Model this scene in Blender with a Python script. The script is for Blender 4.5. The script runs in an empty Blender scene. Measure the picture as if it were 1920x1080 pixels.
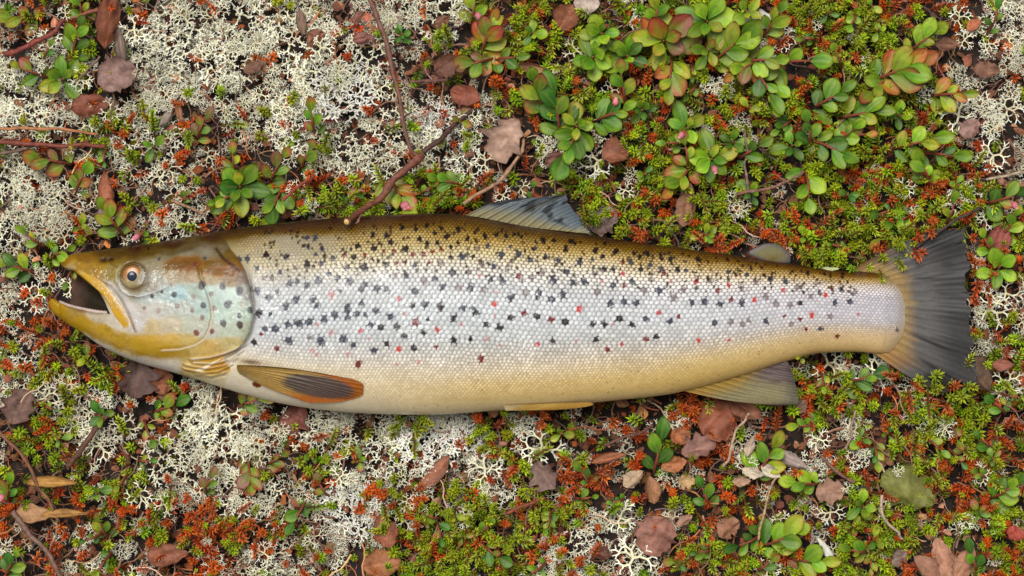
import bpy, math
import numpy as np

sc = bpy.context.scene
COLL = sc.collection
rng = np.random.default_rng(11)

# ------------------------------------------------------------------ camera, sky, sun, exposure
PX = 0.6 / 1920.0            # metres per photo pixel on the ground plane
H = 1.8                      # camera height
cd = bpy.data.cameras.new("camera")
cam = bpy.data.objects.new("camera", cd)
COLL.objects.link(cam)
cam.location = (0, 0, H)
cd.sensor_width = 36.0
cd.lens = 36.0 * H / 0.6
cd.clip_start = 0.05
cd.clip_end = 1000
sc.camera = cam

SUN_EL, SUN_AZ = math.radians(72), math.radians(-30)      # azimuth measured from +y towards +x
world = bpy.data.worlds.new("World")
sc.world = world
world.use_nodes = True
wn, wl = world.node_tree.nodes, world.node_tree.links
sky = wn.new("ShaderNodeTexSky")
sky.sky_type = 'NISHITA'
sky.sun_disc = False
sky.sun_elevation = SUN_EL
sky.sun_rotation = SUN_AZ
sky.air_density = 1.0
sky.dust_density = 4.0
sky.ozone_density = 1.0
hs = wn.new("ShaderNodeHueSaturation")          # overcast: the cloud layer takes most of the blue out
hs.inputs["Saturation"].default_value = 0.25
wl.new(sky.outputs[0], hs.inputs["Color"])
bg = wn["Background"]
wl.new(hs.outputs[0], bg.inputs[0])
bg.inputs[1].default_value = 0.05
sd = bpy.data.lights.new("sun", 'SUN')
sd.energy = 1.6
sd.angle = math.radians(24)
sd.color = (1.0, 0.965, 0.92)
sun = bpy.data.objects.new("sun", sd)
COLL.objects.link(sun)
sun.rotation_euler = (math.radians(90) - SUN_EL, 0, -SUN_AZ + math.pi)
sun.location = (0, 0, 5)
sc.view_settings.view_transform = 'Standard'
sc.view_settings.look = 'None'
sc.view_settings.gamma = 1.0
sc.view_settings.exposure = 0.92
sc.view_settings.use_curve_mapping = False
sc.cycles.max_bounces = 6
sc.cycles.diffuse_bounces = 3
sc.cycles.glossy_bounces = 2
sc.cycles.transmission_bounces = 3
sc.cycles.caustics_reflective = False
sc.cycles.caustics_refractive = False

# ------------------------------------------------------------------ helpers
KL = 1.35      # photo brightness of a flat surface / its base colour: animal and wood
KV = 1.02      # the same for small leaves, which stand in each other's shade


def lin(c):
    c = np.asarray(c, float) / 255.0
    return np.where(c <= 0.04045, c / 12.92, ((c + 0.055) / 1.055) ** 2.4)


def alb(c):
    """Base colour of a surface that shows as sRGB c under the flat daylight of this scene."""
    return np.clip(lin(c) / KL, 0.003, 0.82)


def at(px, py, z=0.0):
    """World x, y of the place that stands at photo pixel (px, py) when it is z metres above the ground."""
    k = PX * (H - z) / H
    return (px - 960.0) * k, (540.0 - py) * k


def sstep(a, b, x):
    t = np.clip((x - a) / (b - a), 0, 1)
    return t * t * (3 - 2 * t)


def hash2(i, j, s=0.0):
    v = np.sin(i * 127.1 + j * 311.7 + s * 74.7) * 43758.5453
    return v - np.floor(v)


def vnoise(x, y, s=0.0):
    xi, yi = np.floor(x), np.floor(y)
    fx, fy = x - xi, y - yi
    fx, fy = fx * fx * (3 - 2 * fx), fy * fy * (3 - 2 * fy)
    a = hash2(xi, yi, s) * (1 - fx) + hash2(xi + 1, yi, s) * fx
    b = hash2(xi, yi + 1, s) * (1 - fx) + hash2(xi + 1, yi + 1, s) * fx
    return a * (1 - fy) + b * fy


def fbm(x, y, s=0.0, o=3):
    r, a, n = 0, 1.0, 0
    for k in range(o):
        r = r + a * vnoise(x * 2 ** k, y * 2 ** k, s + k * 7.3)
        n += a
        a *= 0.5
    return r / n


def pchip(x, y):
    """Monotone cubic interpolation through the points."""
    x, y = np.asarray(x, float), np.asarray(y, float)
    h = np.diff(x)
    d = np.diff(y) / h
    m = np.zeros_like(y)
    for k in range(1, len(x) - 1):
        if d[k - 1] * d[k] > 0:
            w1, w2 = 2 * h[k] + h[k - 1], h[k] + 2 * h[k - 1]
            m[k] = (w1 + w2) / (w1 / d[k - 1] + w2 / d[k])
    m[0], m[-1] = d[0], d[-1]

    def f(q):
        q = np.clip(np.asarray(q, float), x[0], x[-1])
        i = np.clip(np.searchsorted(x, q, side='right') - 1, 0, len(x) - 2)
        t = (q - x[i]) / h[i]
        return ((1 + 2 * t) * (1 - t) ** 2 * y[i] + t * (1 - t) ** 2 * h[i] * m[i]
                + t * t * (3 - 2 * t) * y[i + 1] + t * t * (t - 1) * h[i] * m[i + 1])
    return f


def polyline(pts, n):
    """n points evenly spaced along a smooth curve through pts (any dimension)."""
    p = np.asarray(pts, float)
    if len(p) > 2:
        s = np.concatenate([[0], np.cumsum(np.linalg.norm(np.diff(p, axis=0), axis=1))])
        fs = [pchip(s, p[:, k]) for k in range(p.shape[1])]
        q = np.linspace(0, s[-1], n)
        return np.stack([f(q) for f in fs], 1)
    t = np.linspace(0, 1, n)[:, None]
    return p[0] * (1 - t) + p[1] * t


def dist_poly(u, v, pts, signed=False):
    """Distance of points to an open polyline; signed > 0 on its right-hand side in photo axes."""
    p = np.asarray(pts, float)
    best = np.full(u.shape, 1e9)
    sg = np.zeros(u.shape)
    for (x0, y0), (x1, y1) in zip(p[:-1], p[1:]):
        dx, dy = x1 - x0, y1 - y0
        L = dx * dx + dy * dy + 1e-9
        t = np.clip(((u - x0) * dx + (v - y0) * dy) / L, 0, 1)
        d = np.hypot(u - x0 - t * dx, v - y0 - t * dy)
        m = d < best
        best = np.where(m, d, best)
        sg = np.where(m, np.sign((u - x0) * dy - (v - y0) * dx), sg)
    return best * sg if signed else best


def inside(px, py, poly):
    p = np.asarray(poly, float)
    r = np.zeros(np.shape(px), bool)
    j = len(p) - 1
    for i in range(len(p)):
        xi, yi, xj, yj = p[i, 0], p[i, 1], p[j, 0], p[j, 1]
        if yi != yj:
            c = ((yi > py) != (yj > py)) & (px < (xj - xi) * (py - yi) / (yj - yi) + xi)
            r ^= c
        j = i
    return r


def mesh_np(name, V, quads=None, tris=None, col=None, smooth=True):
    me = bpy.data.meshes.new(name)
    V = np.ascontiguousarray(V, np.float32)
    nq = 0 if quads is None else len(quads)
    nt = 0 if tris is None else len(tris)
    parts, st = [], []
    if nq:
        parts.append(np.asarray(quads).ravel())
        st.append(np.arange(nq) * 4)
    if nt:
        parts.append(np.asarray(tris).ravel())
        st.append(nq * 4 + np.arange(nt) * 3)
    loops = np.concatenate(parts).astype(np.int32)
    start = np.concatenate(st).astype(np.int32)
    me.vertices.add(len(V))
    me.vertices.foreach_set("co", V.ravel())
    me.loops.add(len(loops))
    me.loops.foreach_set("vertex_index", loops)
    me.polygons.add(nq + nt)
    me.polygons.foreach_set("loop_start", start)
    me.update(calc_edges=True)
    me.validate()
    me.polygons.foreach_set("use_smooth", np.full(len(me.polygons), smooth, bool))
    if col is not None:
        ca = me.color_attributes.new("Col", 'FLOAT_COLOR', 'POINT')
        c4 = np.ones((len(V), 4), np.float32)
        c4[:, :3] = col
        ca.data.foreach_set("color", c4.ravel())
    return me


def obj(name, me, mat=None, parent=None, loc=None):
    o = bpy.data.objects.new(name, me)
    COLL.objects.link(o)
    if mat is not None and me is not None and not me.materials:
        me.materials.append(mat)
    if parent is not None:
        o.parent = parent
    if loc is not None:
        o.location = loc
    return o


def tag(o, label, cat, group=None, kind=None):
    if label:
        o["label"] = label
    if cat:
        o["category"] = cat
    if group:
        o["group"] = group
    if kind:
        o["kind"] = kind
    return o


def grid_quads(n, m, off=0, wrap=False):
    """Quads of an n x m vertex grid (row-major)."""
    i = np.arange(n - 1)[:, None]
    j = np.arange(m if wrap else m - 1)[None, :]
    j2 = (j + 1) % m
    q = np.stack([i * m + j + 0 * i, i * m + j2 + 0 * i, (i + 1) * m + j2, (i + 1) * m + j], -1)
    return q.reshape(-1, 4) + off


def rot_from(z, spin=0.0):
    """3x3 matrices whose third column is the unit vector z (N,3), spun about it."""
    z = np.atleast_2d(z)
    z = z / np.linalg.norm(z, axis=1, keepdims=True)
    up = np.where(np.abs(z[:, 2:3]) < 0.95, np.array([[0, 0, 1.0]]), np.array([[1.0, 0, 0]]))
    x = np.cross(up, z)
    x /= np.linalg.norm(x, axis=1, keepdims=True)
    y = np.cross(z, x)
    s = np.broadcast_to(np.asarray(spin, float), (len(z),))[:, None]
    x2 = x * np.cos(s) + y * np.sin(s)
    y2 = -x * np.sin(s) + y * np.cos(s)
    return np.stack([x2, y2, z], -1)


# ------------------------------------------------------------------ materials
def material(name, rough=0.5, spec=0.5, noise=0.0, nscale=300.0, bump=0.0, bscale=600.0, translucent=0.0,
             vary=0.0, coat=0.0, rough_noise=0.0, attr=True, color=(0.2, 0.2, 0.2)):
    m = bpy.data.materials.new(name)
    m.use_nodes = True
    n, l = m.node_tree.nodes, m.node_tree.links
    b = n["Principled BSDF"]
    b.inputs["Roughness"].default_value = rough
    b.inputs["Specular IOR Level"].default_value = spec
    b.inputs["Coat Weight"].default_value = coat
    b.inputs["Coat Roughness"].default_value = 0.12
    if attr:
        a = n.new("ShaderNodeAttribute")
        a.attribute_name = "Col"
        c = a.outputs["Color"]
    else:
        r_ = n.new("ShaderNodeRGB")
        r_.outputs[0].default_value = (*color, 1)
        c = r_.outputs[0]
    tc = n.new("ShaderNodeTexCoord")
    if noise > 0 or rough_noise > 0:
        t = n.new("ShaderNodeTexNoise")
        t.inputs["Scale"].default_value = nscale
        t.inputs["Detail"].default_value = 4
        l.new(tc.outputs["Object"], t.inputs["Vector"])
        if noise > 0:
            mr = n.new("ShaderNodeMapRange")
            mr.inputs["From Min"].default_value = 0.25
            mr.inputs["From Max"].default_value = 0.75
            mr.inputs["To Min"].default_value = 1 - noise
            mr.inputs["To Max"].default_value = 1 + noise
            l.new(t.outputs["Fac"], mr.inputs["Value"])
            mx = n.new("ShaderNodeVectorMath")
            mx.operation = 'SCALE'
            l.new(c, mx.inputs[0])
            l.new(mr.outputs[0], mx.inputs["Scale"])
            c = mx.outputs[0]
        if rough_noise > 0:
            mr = n.new("ShaderNodeMapRange")
            mr.inputs["From Min"].default_value = 0.3
            mr.inputs["From Max"].default_value = 0.7
            mr.inputs["To Min"].default_value = max(rough - rough_noise, 0.05)
            mr.inputs["To Max"].default_value = rough + rough_noise
            l.new(t.outputs["Fac"], mr.inputs["Value"])
            l.new(mr.outputs[0], b.inputs["Roughness"])
    if vary > 0:
        oi = n.new("ShaderNodeObjectInfo")
        h = n.new("ShaderNodeHueSaturation")
        for key, lo, hi, mul in (("Hue", 0.5 - vary * 0.06, 0.5 + vary * 0.06, 1.0), ("Value", 1 - vary, 1 + vary, 7.31)):
            fr = n.new("ShaderNodeMath")
            fr.operation = 'MULTIPLY'
            fr.inputs[1].default_value = mul
            l.new(oi.outputs["Random"], fr.inputs[0])
            f2 = n.new("ShaderNodeMath")
            f2.operation = 'FRACT'
            l.new(fr.outputs[0], f2.inputs[0])
            mr = n.new("ShaderNodeMapRange")
            mr.inputs["To Min"].default_value = lo
            mr.inputs["To Max"].default_value = hi
            l.new(f2.outputs[0], mr.inputs["Value"])
            l.new(mr.outputs[0], h.inputs[key])
        l.new(c, h.inputs["Color"])
        c = h.outputs[0]
    l.new(c, b.inputs["Base Color"])
    if bump > 0:
        t2 = n.new("ShaderNodeTexNoise")
        t2.inputs["Scale"].default_value = bscale
        t2.inputs["Detail"].default_value = 3
        l.new(tc.outputs["Object"], t2.inputs["Vector"])
        bp = n.new("ShaderNodeBump")
        bp.inputs["Strength"].default_value = bump
        bp.inputs["Distance"].default_value = 0.0006
        l.new(t2.outputs["Fac"], bp.inputs["Height"])
        l.new(bp.outputs[0], b.inputs["Normal"])
    if translucent > 0:
        tr = n.new("ShaderNodeBsdfTranslucent")
        l.new(c, tr.inputs["Color"])
        ms = n.new("ShaderNodeMixShader")
        ms.inputs[0].default_value = translucent
        l.new(b.outputs[0], ms.inputs[1])
        l.new(tr.outputs[0], ms.inputs[2])
        l.new(ms.outputs[0], n["Material Output"].inputs["Surface"])
    return m


M_SKIN = material("trout_skin", rough=0.34, spec=0.22, noise=0.05, nscale=900, rough_noise=0.1)
def wet_patches(m, amount=0.5, scale=38.0, bscale=420.0):
    """Broken film of water and slime: a clear coat in patches, with its own fine ripple."""
    n, l = m.node_tree.nodes, m.node_tree.links
    b = n["Principled BSDF"]
    tc = n.new("ShaderNodeTexCoord")
    t = n.new("ShaderNodeTexNoise")
    t.inputs["Scale"].default_value = scale
    t.inputs["Detail"].default_value = 5
    l.new(tc.outputs["Object"], t.inputs["Vector"])
    mr = n.new("ShaderNodeMapRange")
    mr.interpolation_type = 'SMOOTHSTEP'
    mr.inputs["From Min"].default_value = 0.50
    mr.inputs["From Max"].default_value = 0.60
    mr.inputs["To Max"].default_value = amount
    l.new(t.outputs["Fac"], mr.inputs["Value"])
    l.new(mr.outputs[0], b.inputs["Coat Weight"])
    b.inputs["Coat Roughness"].default_value = 0.06
    t2 = n.new("ShaderNodeTexNoise")
    t2.inputs["Scale"].default_value = bscale
    t2.inputs["Detail"].default_value = 2
    l.new(tc.outputs["Object"], t2.inputs["Vector"])
    bp = n.new("ShaderNodeBump")
    bp.inputs["Strength"].default_value = 0.8
    bp.inputs["Distance"].default_value = 0.0012
    l.new(t2.outputs["Fac"], bp.inputs["Height"])
    l.new(bp.outputs[0], b.inputs["Coat Normal"])


wet_patches(M_SKIN)
M_FIN = material("fin_skin", rough=0.42, spec=0.25, noise=0.12, nscale=500, translucent=0.15)
M_EYE = material("eye_gloss", rough=0.16, spec=0.22)
M_MOUTH = material("mouth_skin", rough=0.7, spec=0.15, noise=0.3, nscale=300, bump=0.4)
M_LEAF = material("live_leaf", rough=0.36, spec=0.5, noise=0.22, nscale=330, translucent=0.2, vary=0.26, bump=0.25, bscale=900)
M_NEEDLE = material("needle_leaf", rough=0.42, spec=0.45, translucent=0.15, noise=0.1, nscale=200)
M_LICHEN = material("lichen_thallus", rough=0.9, spec=0.15, vary=0.13)
_n, _l = M_LICHEN.node_tree.nodes, M_LICHEN.node_tree.links      # whole cushions run from cream to grey-green
_g = _n.new("ShaderNodeNewGeometry")
_t = _n.new("ShaderNodeTexNoise")
_t.inputs["Scale"].default_value = 34
_t.inputs["Detail"].default_value = 3
_l.new(_g.outputs["Position"], _t.inputs["Vector"])
_r = _n.new("ShaderNodeValToRGB")
_r.color_ramp.elements[0].position, _r.color_ramp.elements[0].color = 0.34, (0.86, 0.84, 0.76, 1)
_r.color_ramp.elements[1].position, _r.color_ramp.elements[1].color = 0.62, (1.12, 1.11, 1.06, 1)
_l.new(_t.outputs["Fac"], _r.inputs[0])
_m = _n.new("ShaderNodeVectorMath")
_m.operation = 'MULTIPLY'
_b = _n["Principled BSDF"].inputs["Base Color"]
_l.new(_b.links[0].from_socket, _m.inputs[0])
_l.new(_r.outputs[0], _m.inputs[1])
_l.new(_m.outputs[0], _b)
M_DEAD = material("dead_leaf", rough=0.62, spec=0.35, noise=0.25, nscale=240, translucent=0.08, bump=0.5, bscale=1000)
M_WOOD = material("twig_bark", rough=0.6, spec=0.4, noise=0.3, nscale=500, bump=0.6, bscale=1400)
M_LITTER = material("litter_bits", rough=0.8, spec=0.25, noise=0.2, nscale=400)
M_FLOWER = material("flower_petal", rough=0.5, spec=0.4, translucent=0.25, vary=0.1)

# ------------------------------------------------------------------ where the mat grows: one letter per 60 px cell of the photo
CELLS = """
BBGBwWwWWWwwWWBBGMGMGGGMRGGGBBBw
BBwBWWWWwWwwBwGBGBGMMGGwRMGGGBww
WWwBWWWWWWWWBBMBMMGMGGBGRMGGGBww
WWwmWWwWWWwWBWmBMGMGRMGMMMGGGRww
BBwMMWBBwmWWWwwBBWBGMMMMGRGMMRww
WwwwmwwBBmwwGGwBBGMMGRRMBMGRMGBw
mWwBwBBBwmGGGGBBBGGGMGGBBMGMGRGB
wwBBBBBBBBBBBBBBBBBGMGBRRGGGGBRG
BwBBBBBBBBBBBBBBBBBBBBBBBGGBBBRw
wRRBBBBBBBBBBBBBBBBBBBBBBBBBBBww
RRMBBBBBBBBBBBBBBBBBBBBBBBBBBBwM
WMMMBBBBBBBBBBBBBBBBBBBBwBmwBBwm
wBmwBMWWwwwwGWWBMBBBMRBBMMMRMMGM
BGwwMWWWmWWwWWWGwwBBBRRBBBBBMGGR
BBwwwwWWMMmmWBwMwwRBRRBBBBBBGMMM
MRMRMWWWWwWWMRmwBRRMMBRRRBMBGMRG
BRBwwRRRMwWWMGGGMMwwBGRBMwGGMRGG
BBRBBBRwWmwBGGGGMwWwwMMGGMGGRBMR
""".split()
DENS = {  # lichen, green crowberry, red crowberry, litter, moss
    'W': (.78, .06, .13, .85), 'w': (.45, .10, .14, .9), 'G': (.03, 1.0, .16, .6), 'M': (.06, .55, .5, .75),
    'R': (.06, .2, .85, .85), 'B': (.12, .14, .18, 1.0), 'm': (.42, .36, .28, .7)}


def cell(px, py):
    c = np.clip((px // 60).astype(int), 0, 31)
    r = np.clip((py // 60).astype(int), 0, 17)
    return r, c


DGRID = np.array([[DENS[ch] for ch in row] for row in CELLS])

# outline of the fish, photo pixels
TOP = pchip([112, 118, 130, 160, 200, 260, 330, 400, 450, 500, 560, 640, 700, 760, 800, 860, 900, 1000, 1100, 1200, 1300, 1400, 1480, 1540, 1600, 1660, 1700],
            [492, 484, 478, 472, 467, 460, 448, 436, 428, 421, 415, 408, 404, 401, 400, 402, 408, 426, 440, 455, 468, 482, 494, 503, 509, 511, 513])
BOT = pchip([90, 96, 105, 125, 150, 200, 260, 320, 380, 450, 520, 600, 700, 800, 860, 950, 1050, 1150, 1250, 1300, 1400, 1480, 1540, 1600, 1660, 1700],
            [568, 582, 592, 607, 622, 655, 680, 697, 715, 737, 755, 768, 776, 778, 775, 768, 761, 751, 740, 729, 701, 676, 662, 660, 663, 661])
HW = pchip([112, 120, 150, 200, 300, 420, 600, 800, 1000, 1200, 1400, 1550, 1650, 1700],
           [12, 20, 36, 52, 70, 84, 94, 97, 90, 74, 54, 38, 25, 12])
ZM = pchip([90, 300, 600, 1000, 1400, 1700, 1850], [-6, 0, 4, 4, -4, -16, -20])
us_ = np.linspace(92, 1700, 120)
SIL = [(u, TOP(u)) for u in us_[us_ >= 118]] + [(1750, 440), (1826, 412), (1815, 590), (1842, 735), (1780, 735), (1700, 702)] + \
      [(u, BOT(u)) for u in us_[::-1]]
ANAL = [(1285, 735), (1470, 672), (1499, 757), (1300, 741)]
DORS = [(880, 402), (930, 381), (1065, 362), (1108, 440)]
FISH_POLYS = [SIL, ANAL, DORS]
C_SIL = np.array(SIL).mean(0)


def under_fish(px, py, grow=0.0):
    r = np.zeros(np.shape(px), bool)
    for p in FISH_POLYS:
        r |= inside(px, py, p)
        if grow > 0:
            for a in range(8):
                r |= inside(px + grow * math.cos(a * math.pi / 4), py + grow * math.sin(a * math.pi / 4), p)
        elif grow < 0:
            for a in range(8):
                r &= inside(px - grow * math.cos(a * math.pi / 4), py - grow * math.sin(a * math.pi / 4), p) | ~inside(px, py, p)
    return r


def ground_z(x, y):
    near = np.exp(-(x / 0.9) ** 2 - (y / 0.8) ** 2)
    a = (fbm(x * 9 + 3, y * 9 + 7, 1.0, 4) - 0.5) * 0.018 + (fbm(x * 70, y * 70, 5.0, 2) - 0.5) * 0.006
    b = (fbm(x * 0.25 + 9, y * 0.25, 2.0, 4) - 0.5) * 1.2
    return a * (0.35 + 0.65 * near) + b * (1 - near) * sstep(1.0, 12.0, np.hypot(x, y)) - 0.012


# ground: one sheet, fine under the frame, out to the horizon
ax = np.concatenate([np.linspace(0, 0.56, 84), 0.56 * 1.16 ** np.arange(1, 44)])
ax = np.concatenate([-ax[:0:-1], ax])
gx, gy = np.meshgrid(ax, ax, indexing='ij')
gz = ground_z(gx, gy)
gm = mesh_np("ground", np.stack([gx, gy, gz], -1).reshape(-1, 3), grid_quads(len(ax), len(ax)))
m = bpy.data.materials.new("peat_soil")
m.use_nodes = True
n, l = m.node_tree.nodes, m.node_tree.links
tc = n.new("ShaderNodeTexCoord")
t1 = n.new("ShaderNodeTexNoise")
t1.inputs["Scale"].default_value = 120
t1.inputs["Detail"].default_value = 8
l.new(tc.outputs["Object"], t1.inputs["Vector"])
rp = n.new("ShaderNodeValToRGB")
e = rp.color_ramp.elements
e[0].position, e[0].color = 0.3, (0.008, 0.005, 0.004, 1)
e[1].position, e[1].color = 0.72, (0.045, 0.022, 0.012, 1)
e2 = rp.color_ramp.elements.new(0.5)
e2.color = (0.018, 0.010, 0.006, 1)
l.new(t1.outputs["Fac"], rp.inputs[0])
t3 = n.new("ShaderNodeTexNoise")                 # heath patches away from the frame
t3.inputs["Scale"].default_value = 3.0
t3.inputs["Detail"].default_value = 10
l.new(tc.outputs["Object"], t3.inputs["Vector"])
rp3 = n.new("ShaderNodeValToRGB")
rp3.color_ramp.elements[0].position, rp3.color_ramp.elements[0].color = 0.42, (0.05, 0.075, 0.015, 1)
rp3.color_ramp.elements[1].position, rp3.color_ramp.elements[1].color = 0.6, (0.30, 0.29, 0.22, 1)
e3 = rp3.color_ramp.elements.new(0.5)
e3.color = (0.12, 0.06, 0.025, 1)
l.new(t3.outputs["Fac"], rp3.inputs[0])
vl = n.new("ShaderNodeVectorMath")
vl.operation = 'LENGTH'
l.new(tc.outputs["Object"], vl.inputs[0])
mr = n.new("ShaderNodeMapRange")
mr.inputs["From Min"].default_value = 0.55
mr.inputs["From Max"].default_value = 0.9
l.new(vl.outputs["Value"], mr.inputs["Value"])
mx = n.new("ShaderNodeMix")
mx.data_type = 'RGBA'
l.new(mr.outputs[0], mx.inputs["Factor"])
l.new(rp.outputs[0], mx.inputs["A"])
l.new(rp3.outputs[0], mx.inputs["B"])
l.new(mx.outputs["Result"], n["Principled BSDF"].inputs["Base Color"])
n["Principled BSDF"].inputs["Roughness"].default_value = 0.85
bp = n.new("ShaderNodeBump")
bp.inputs["Distance"].default_value = 0.003
l.new(t1.outputs["Fac"], bp.inputs["Height"])
l.new(bp.outputs[0], n["Principled BSDF"].inputs["Normal"])
tag(obj("ground", gm, m), "dark brown peat soil under the heath plants", None, kind="structure")

# ------------------------------------------------------------------ the trout
# axes of the fish: photo pixels (u to the tail, v to the belly), w = pixels towards the viewer; scaled to metres by FS
FZ = 0.034
FS = PX * (H - FZ) / H
fish = bpy.data.objects.new("brown_trout", None)
COLL.objects.link(fish)
fish.location = (0, 0, FZ)
tag(fish, "large spotted brown trout lying on its side with its mouth open", "fish")


def F(u, v, w):
    return np.stack([(u - 960.0) * FS, (540.0 - v) * FS, w * FS], -1)


def body_h(u, v):
    """Height of the plain flank above the fish's middle plane."""
    t0, b0 = TOP(u), BOT(u)
    t = (v - (t0 + b0) / 2) / ((b0 - t0) / 2 + 1e-6)
    hw = HW(u)
    low = sstep(-0.1, 0.5, t) * (1 - sstep(190, 300, u))
    hl = 62 * np.sqrt(np.clip((u - 90) / 150.0, 0, 1))
    hw = hw * (1 - low) + np.minimum(hw, hl) * low
    e = 2.3 + 0.6 * (1 - sstep(300, 520, u)) + 0.7 * sstep(0.1, 0.6, t)
    return hw * (1 - np.clip(np.abs(t), 0, 1) ** e) ** 0.5


OPERC = [(428, 452), (440, 470), (456, 488), (468, 510), (477, 540), (482, 570), (482, 598), (476, 622), (464, 643), (448, 657), (425, 668), (395, 676)]
PREOP = [(381, 500), (384, 520), (396, 545), (404, 570), (406, 592), (401, 615), (391, 634), (374, 645), (345, 653), (312, 655)]
RAYS = [[(468, 645), (430, 660), (400, 668), (366, 672)], [(462, 655), (436, 672), (405, 680), (370, 678)],
        [(452, 668), (425, 683), (395, 689), (355, 683)], [(442, 680), (415, 694), (385, 697), (352, 690)], [(425, 697), (400, 703), (372, 700)]]
MAXI = [(146, 506), (164, 513), (185, 526), (205, 546), (224, 572), (243, 603), (258, 626)]
NARES = [(199, 488, 7, 4.5), (213, 487, 5, 3)]


def body_edge(u, v):
    """Signed distance behind the gill cover edge (positive on the scaled body)."""
    p = [(395, 425)] + OPERC[:-1] + [(440, 690), (425, 720)]
    return dist_poly(u, v, p, True)


HEADC = np.array([  # u, v, r, g, b as the photo shows them
    (120, 488, 150, 110, 25), (160, 485, 138, 100, 20), (200, 472, 108, 82, 20), (260, 465, 85, 64, 15), (330, 455, 84, 60, 14), (400, 442, 84, 60, 14), (440, 432, 74, 52, 12),
    (150, 500, 168, 128, 42), (190, 505, 164, 128, 45), (215, 510, 150, 130, 70), (210, 483, 130, 105, 45), (235, 480, 128, 104, 50), (280, 478, 138, 120, 82), (320, 478, 150, 138, 105),
    (350, 470, 152, 144, 122), (390, 465, 150, 142, 122), (420, 465, 142, 130, 106), (440, 475, 120, 95, 50), (290, 500, 152, 140, 112), (340, 495, 148, 96, 14), (365, 498, 142, 88, 8),  # the greys on top of the head hold the sky's sheen as colour
    (395, 508, 152, 112, 40), (420, 510, 152, 100, 15), (443, 512, 140, 95, 28), (330, 515, 164, 148, 116), (370, 521, 168, 146, 114), (400, 525, 168, 150, 116), (440, 526, 152, 132, 102),
    (465, 520, 130, 112, 100), (300, 525, 168, 164, 150), (290, 541, 148, 136, 115), (260, 548, 138, 118, 70), (236, 536, 150, 136, 90), (242, 556, 200, 194, 178), (280, 556, 192, 202, 196),
    (320, 550, 178, 196, 194), (345, 552, 162, 194, 196), (370, 545, 176, 192, 178), (400, 545, 188, 208, 198), (440, 550, 186, 206, 196), (472, 545, 150, 150, 140), (270, 582, 204, 198, 188),
    (310, 580, 198, 198, 188), (350, 575, 192, 198, 188), (385, 575, 184, 202, 194), (420, 585, 188, 208, 194), (450, 590, 186, 202, 188), (475, 590, 164, 180, 164), (270, 607, 210, 204, 198),
    (290, 612, 206, 186, 142), (330, 610, 208, 196, 168), (370, 610, 198, 202, 182), (400, 620, 198, 198, 184), (440, 620, 192, 202, 182), (470, 615, 176, 182, 156), (290, 640, 208, 168, 76),
    (330, 640, 208, 172, 92), (360, 640, 208, 182, 112), (400, 645, 208, 176, 106), (440, 640, 192, 176, 122), (262, 645, 198, 160, 62), (230, 638, 190, 152, 56), (205, 618, 192, 154, 60),
    (160, 602, 184, 146, 46), (112, 582, 168, 122, 20), (98, 568, 168, 124, 26), (140, 582, 155, 130, 78), (185, 591, 196, 182, 158), (222, 604, 208, 198, 180), (270, 655, 196, 158, 60),
    (320, 657, 192, 148, 46), (250, 664, 218, 198, 145), (200, 652, 218, 208, 184), (260, 677, 228, 218, 204), (320, 684, 228, 218, 198), (370, 690, 218, 192, 122), (402, 690, 208, 168, 62),
    (430, 682, 202, 152, 56), (380, 706, 224, 208, 164), (420, 708, 228, 212, 172), (450, 700, 222, 202, 152), (450, 728, 224, 210, 178), (140, 503, 186, 162, 112), (215, 545, 195, 185, 160)], float)

RAMPQ = np.array([0, .06, .12, .18, .25, .35, .5, .62, .70, .78, .86, .93, 1.0])
EDGEC = {
    560: [(52, 36, 8), (66, 46, 10), (100, 80, 40), (118, 104, 70), (124, 112, 88), (136, 134, 130), (140, 146, 146), (150, 152, 150), (170, 166, 150), (200, 186, 145), (222, 208, 165), (226, 213, 174), (228, 215, 178)],
    900: [(54, 37, 8), (70, 48, 9), (90, 64, 16), (116, 96, 58), (124, 116, 98), (134, 136, 134), (138, 144, 144), (146, 148, 144), (158, 150, 128), (172, 156, 116), (194, 164, 98), (210, 180, 108), (218, 196, 146)],
    1300: [(58, 40, 8), (76, 52, 11), (98, 72, 28), (124, 112, 90), (134, 128, 124), (142, 140, 146), (144, 146, 152), (152, 148, 146), (166, 152, 126), (188, 164, 112), (204, 174, 104), (208, 174, 98), (212, 178, 108)],
    1640: [(84, 60, 14), (98, 70, 20), (122, 96, 50), (140, 124, 108), (146, 138, 140), (150, 146, 156), (152, 148, 158), (156, 150, 154), (170, 152, 128), (194, 166, 122), (204, 174, 122), (204, 172, 116), (198, 160, 98)]}
CENTC = {
    560: [(72, 50, 14), (110, 84, 36), (184, 164, 116), (196, 180, 136), (206, 194, 162), (220, 220, 218), (226, 230, 230), (226, 228, 228), (226, 222, 208), (228, 216, 180), (226, 212, 172), (226, 213, 174), (228, 215, 178)],
    900: [(76, 54, 14), (128, 100, 40), (182, 152, 82), (206, 190, 142), (214, 208, 192), (226, 228, 228), (230, 234, 234), (228, 230, 226), (228, 222, 206), (234, 220, 182), (230, 204, 140), (220, 192, 126), (222, 202, 154)],
    1300: [(80, 58, 14), (140, 108, 44), (202, 176, 120), (222, 208, 182), (226, 222, 214), (232, 231, 229), (233, 233, 231), (232, 228, 220), (230, 216, 188), (226, 200, 142), (220, 188, 116), (216, 182, 106), (216, 184, 116)],
    1640: [(90, 66, 16), (124, 92, 34), (186, 158, 106), (206, 192, 178), (214, 206, 202), (222, 216, 216), (222, 216, 217), (220, 212, 208), (216, 198, 172), (216, 190, 144), (210, 182, 128), (206, 174, 118), (198, 160, 98)]}


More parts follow.
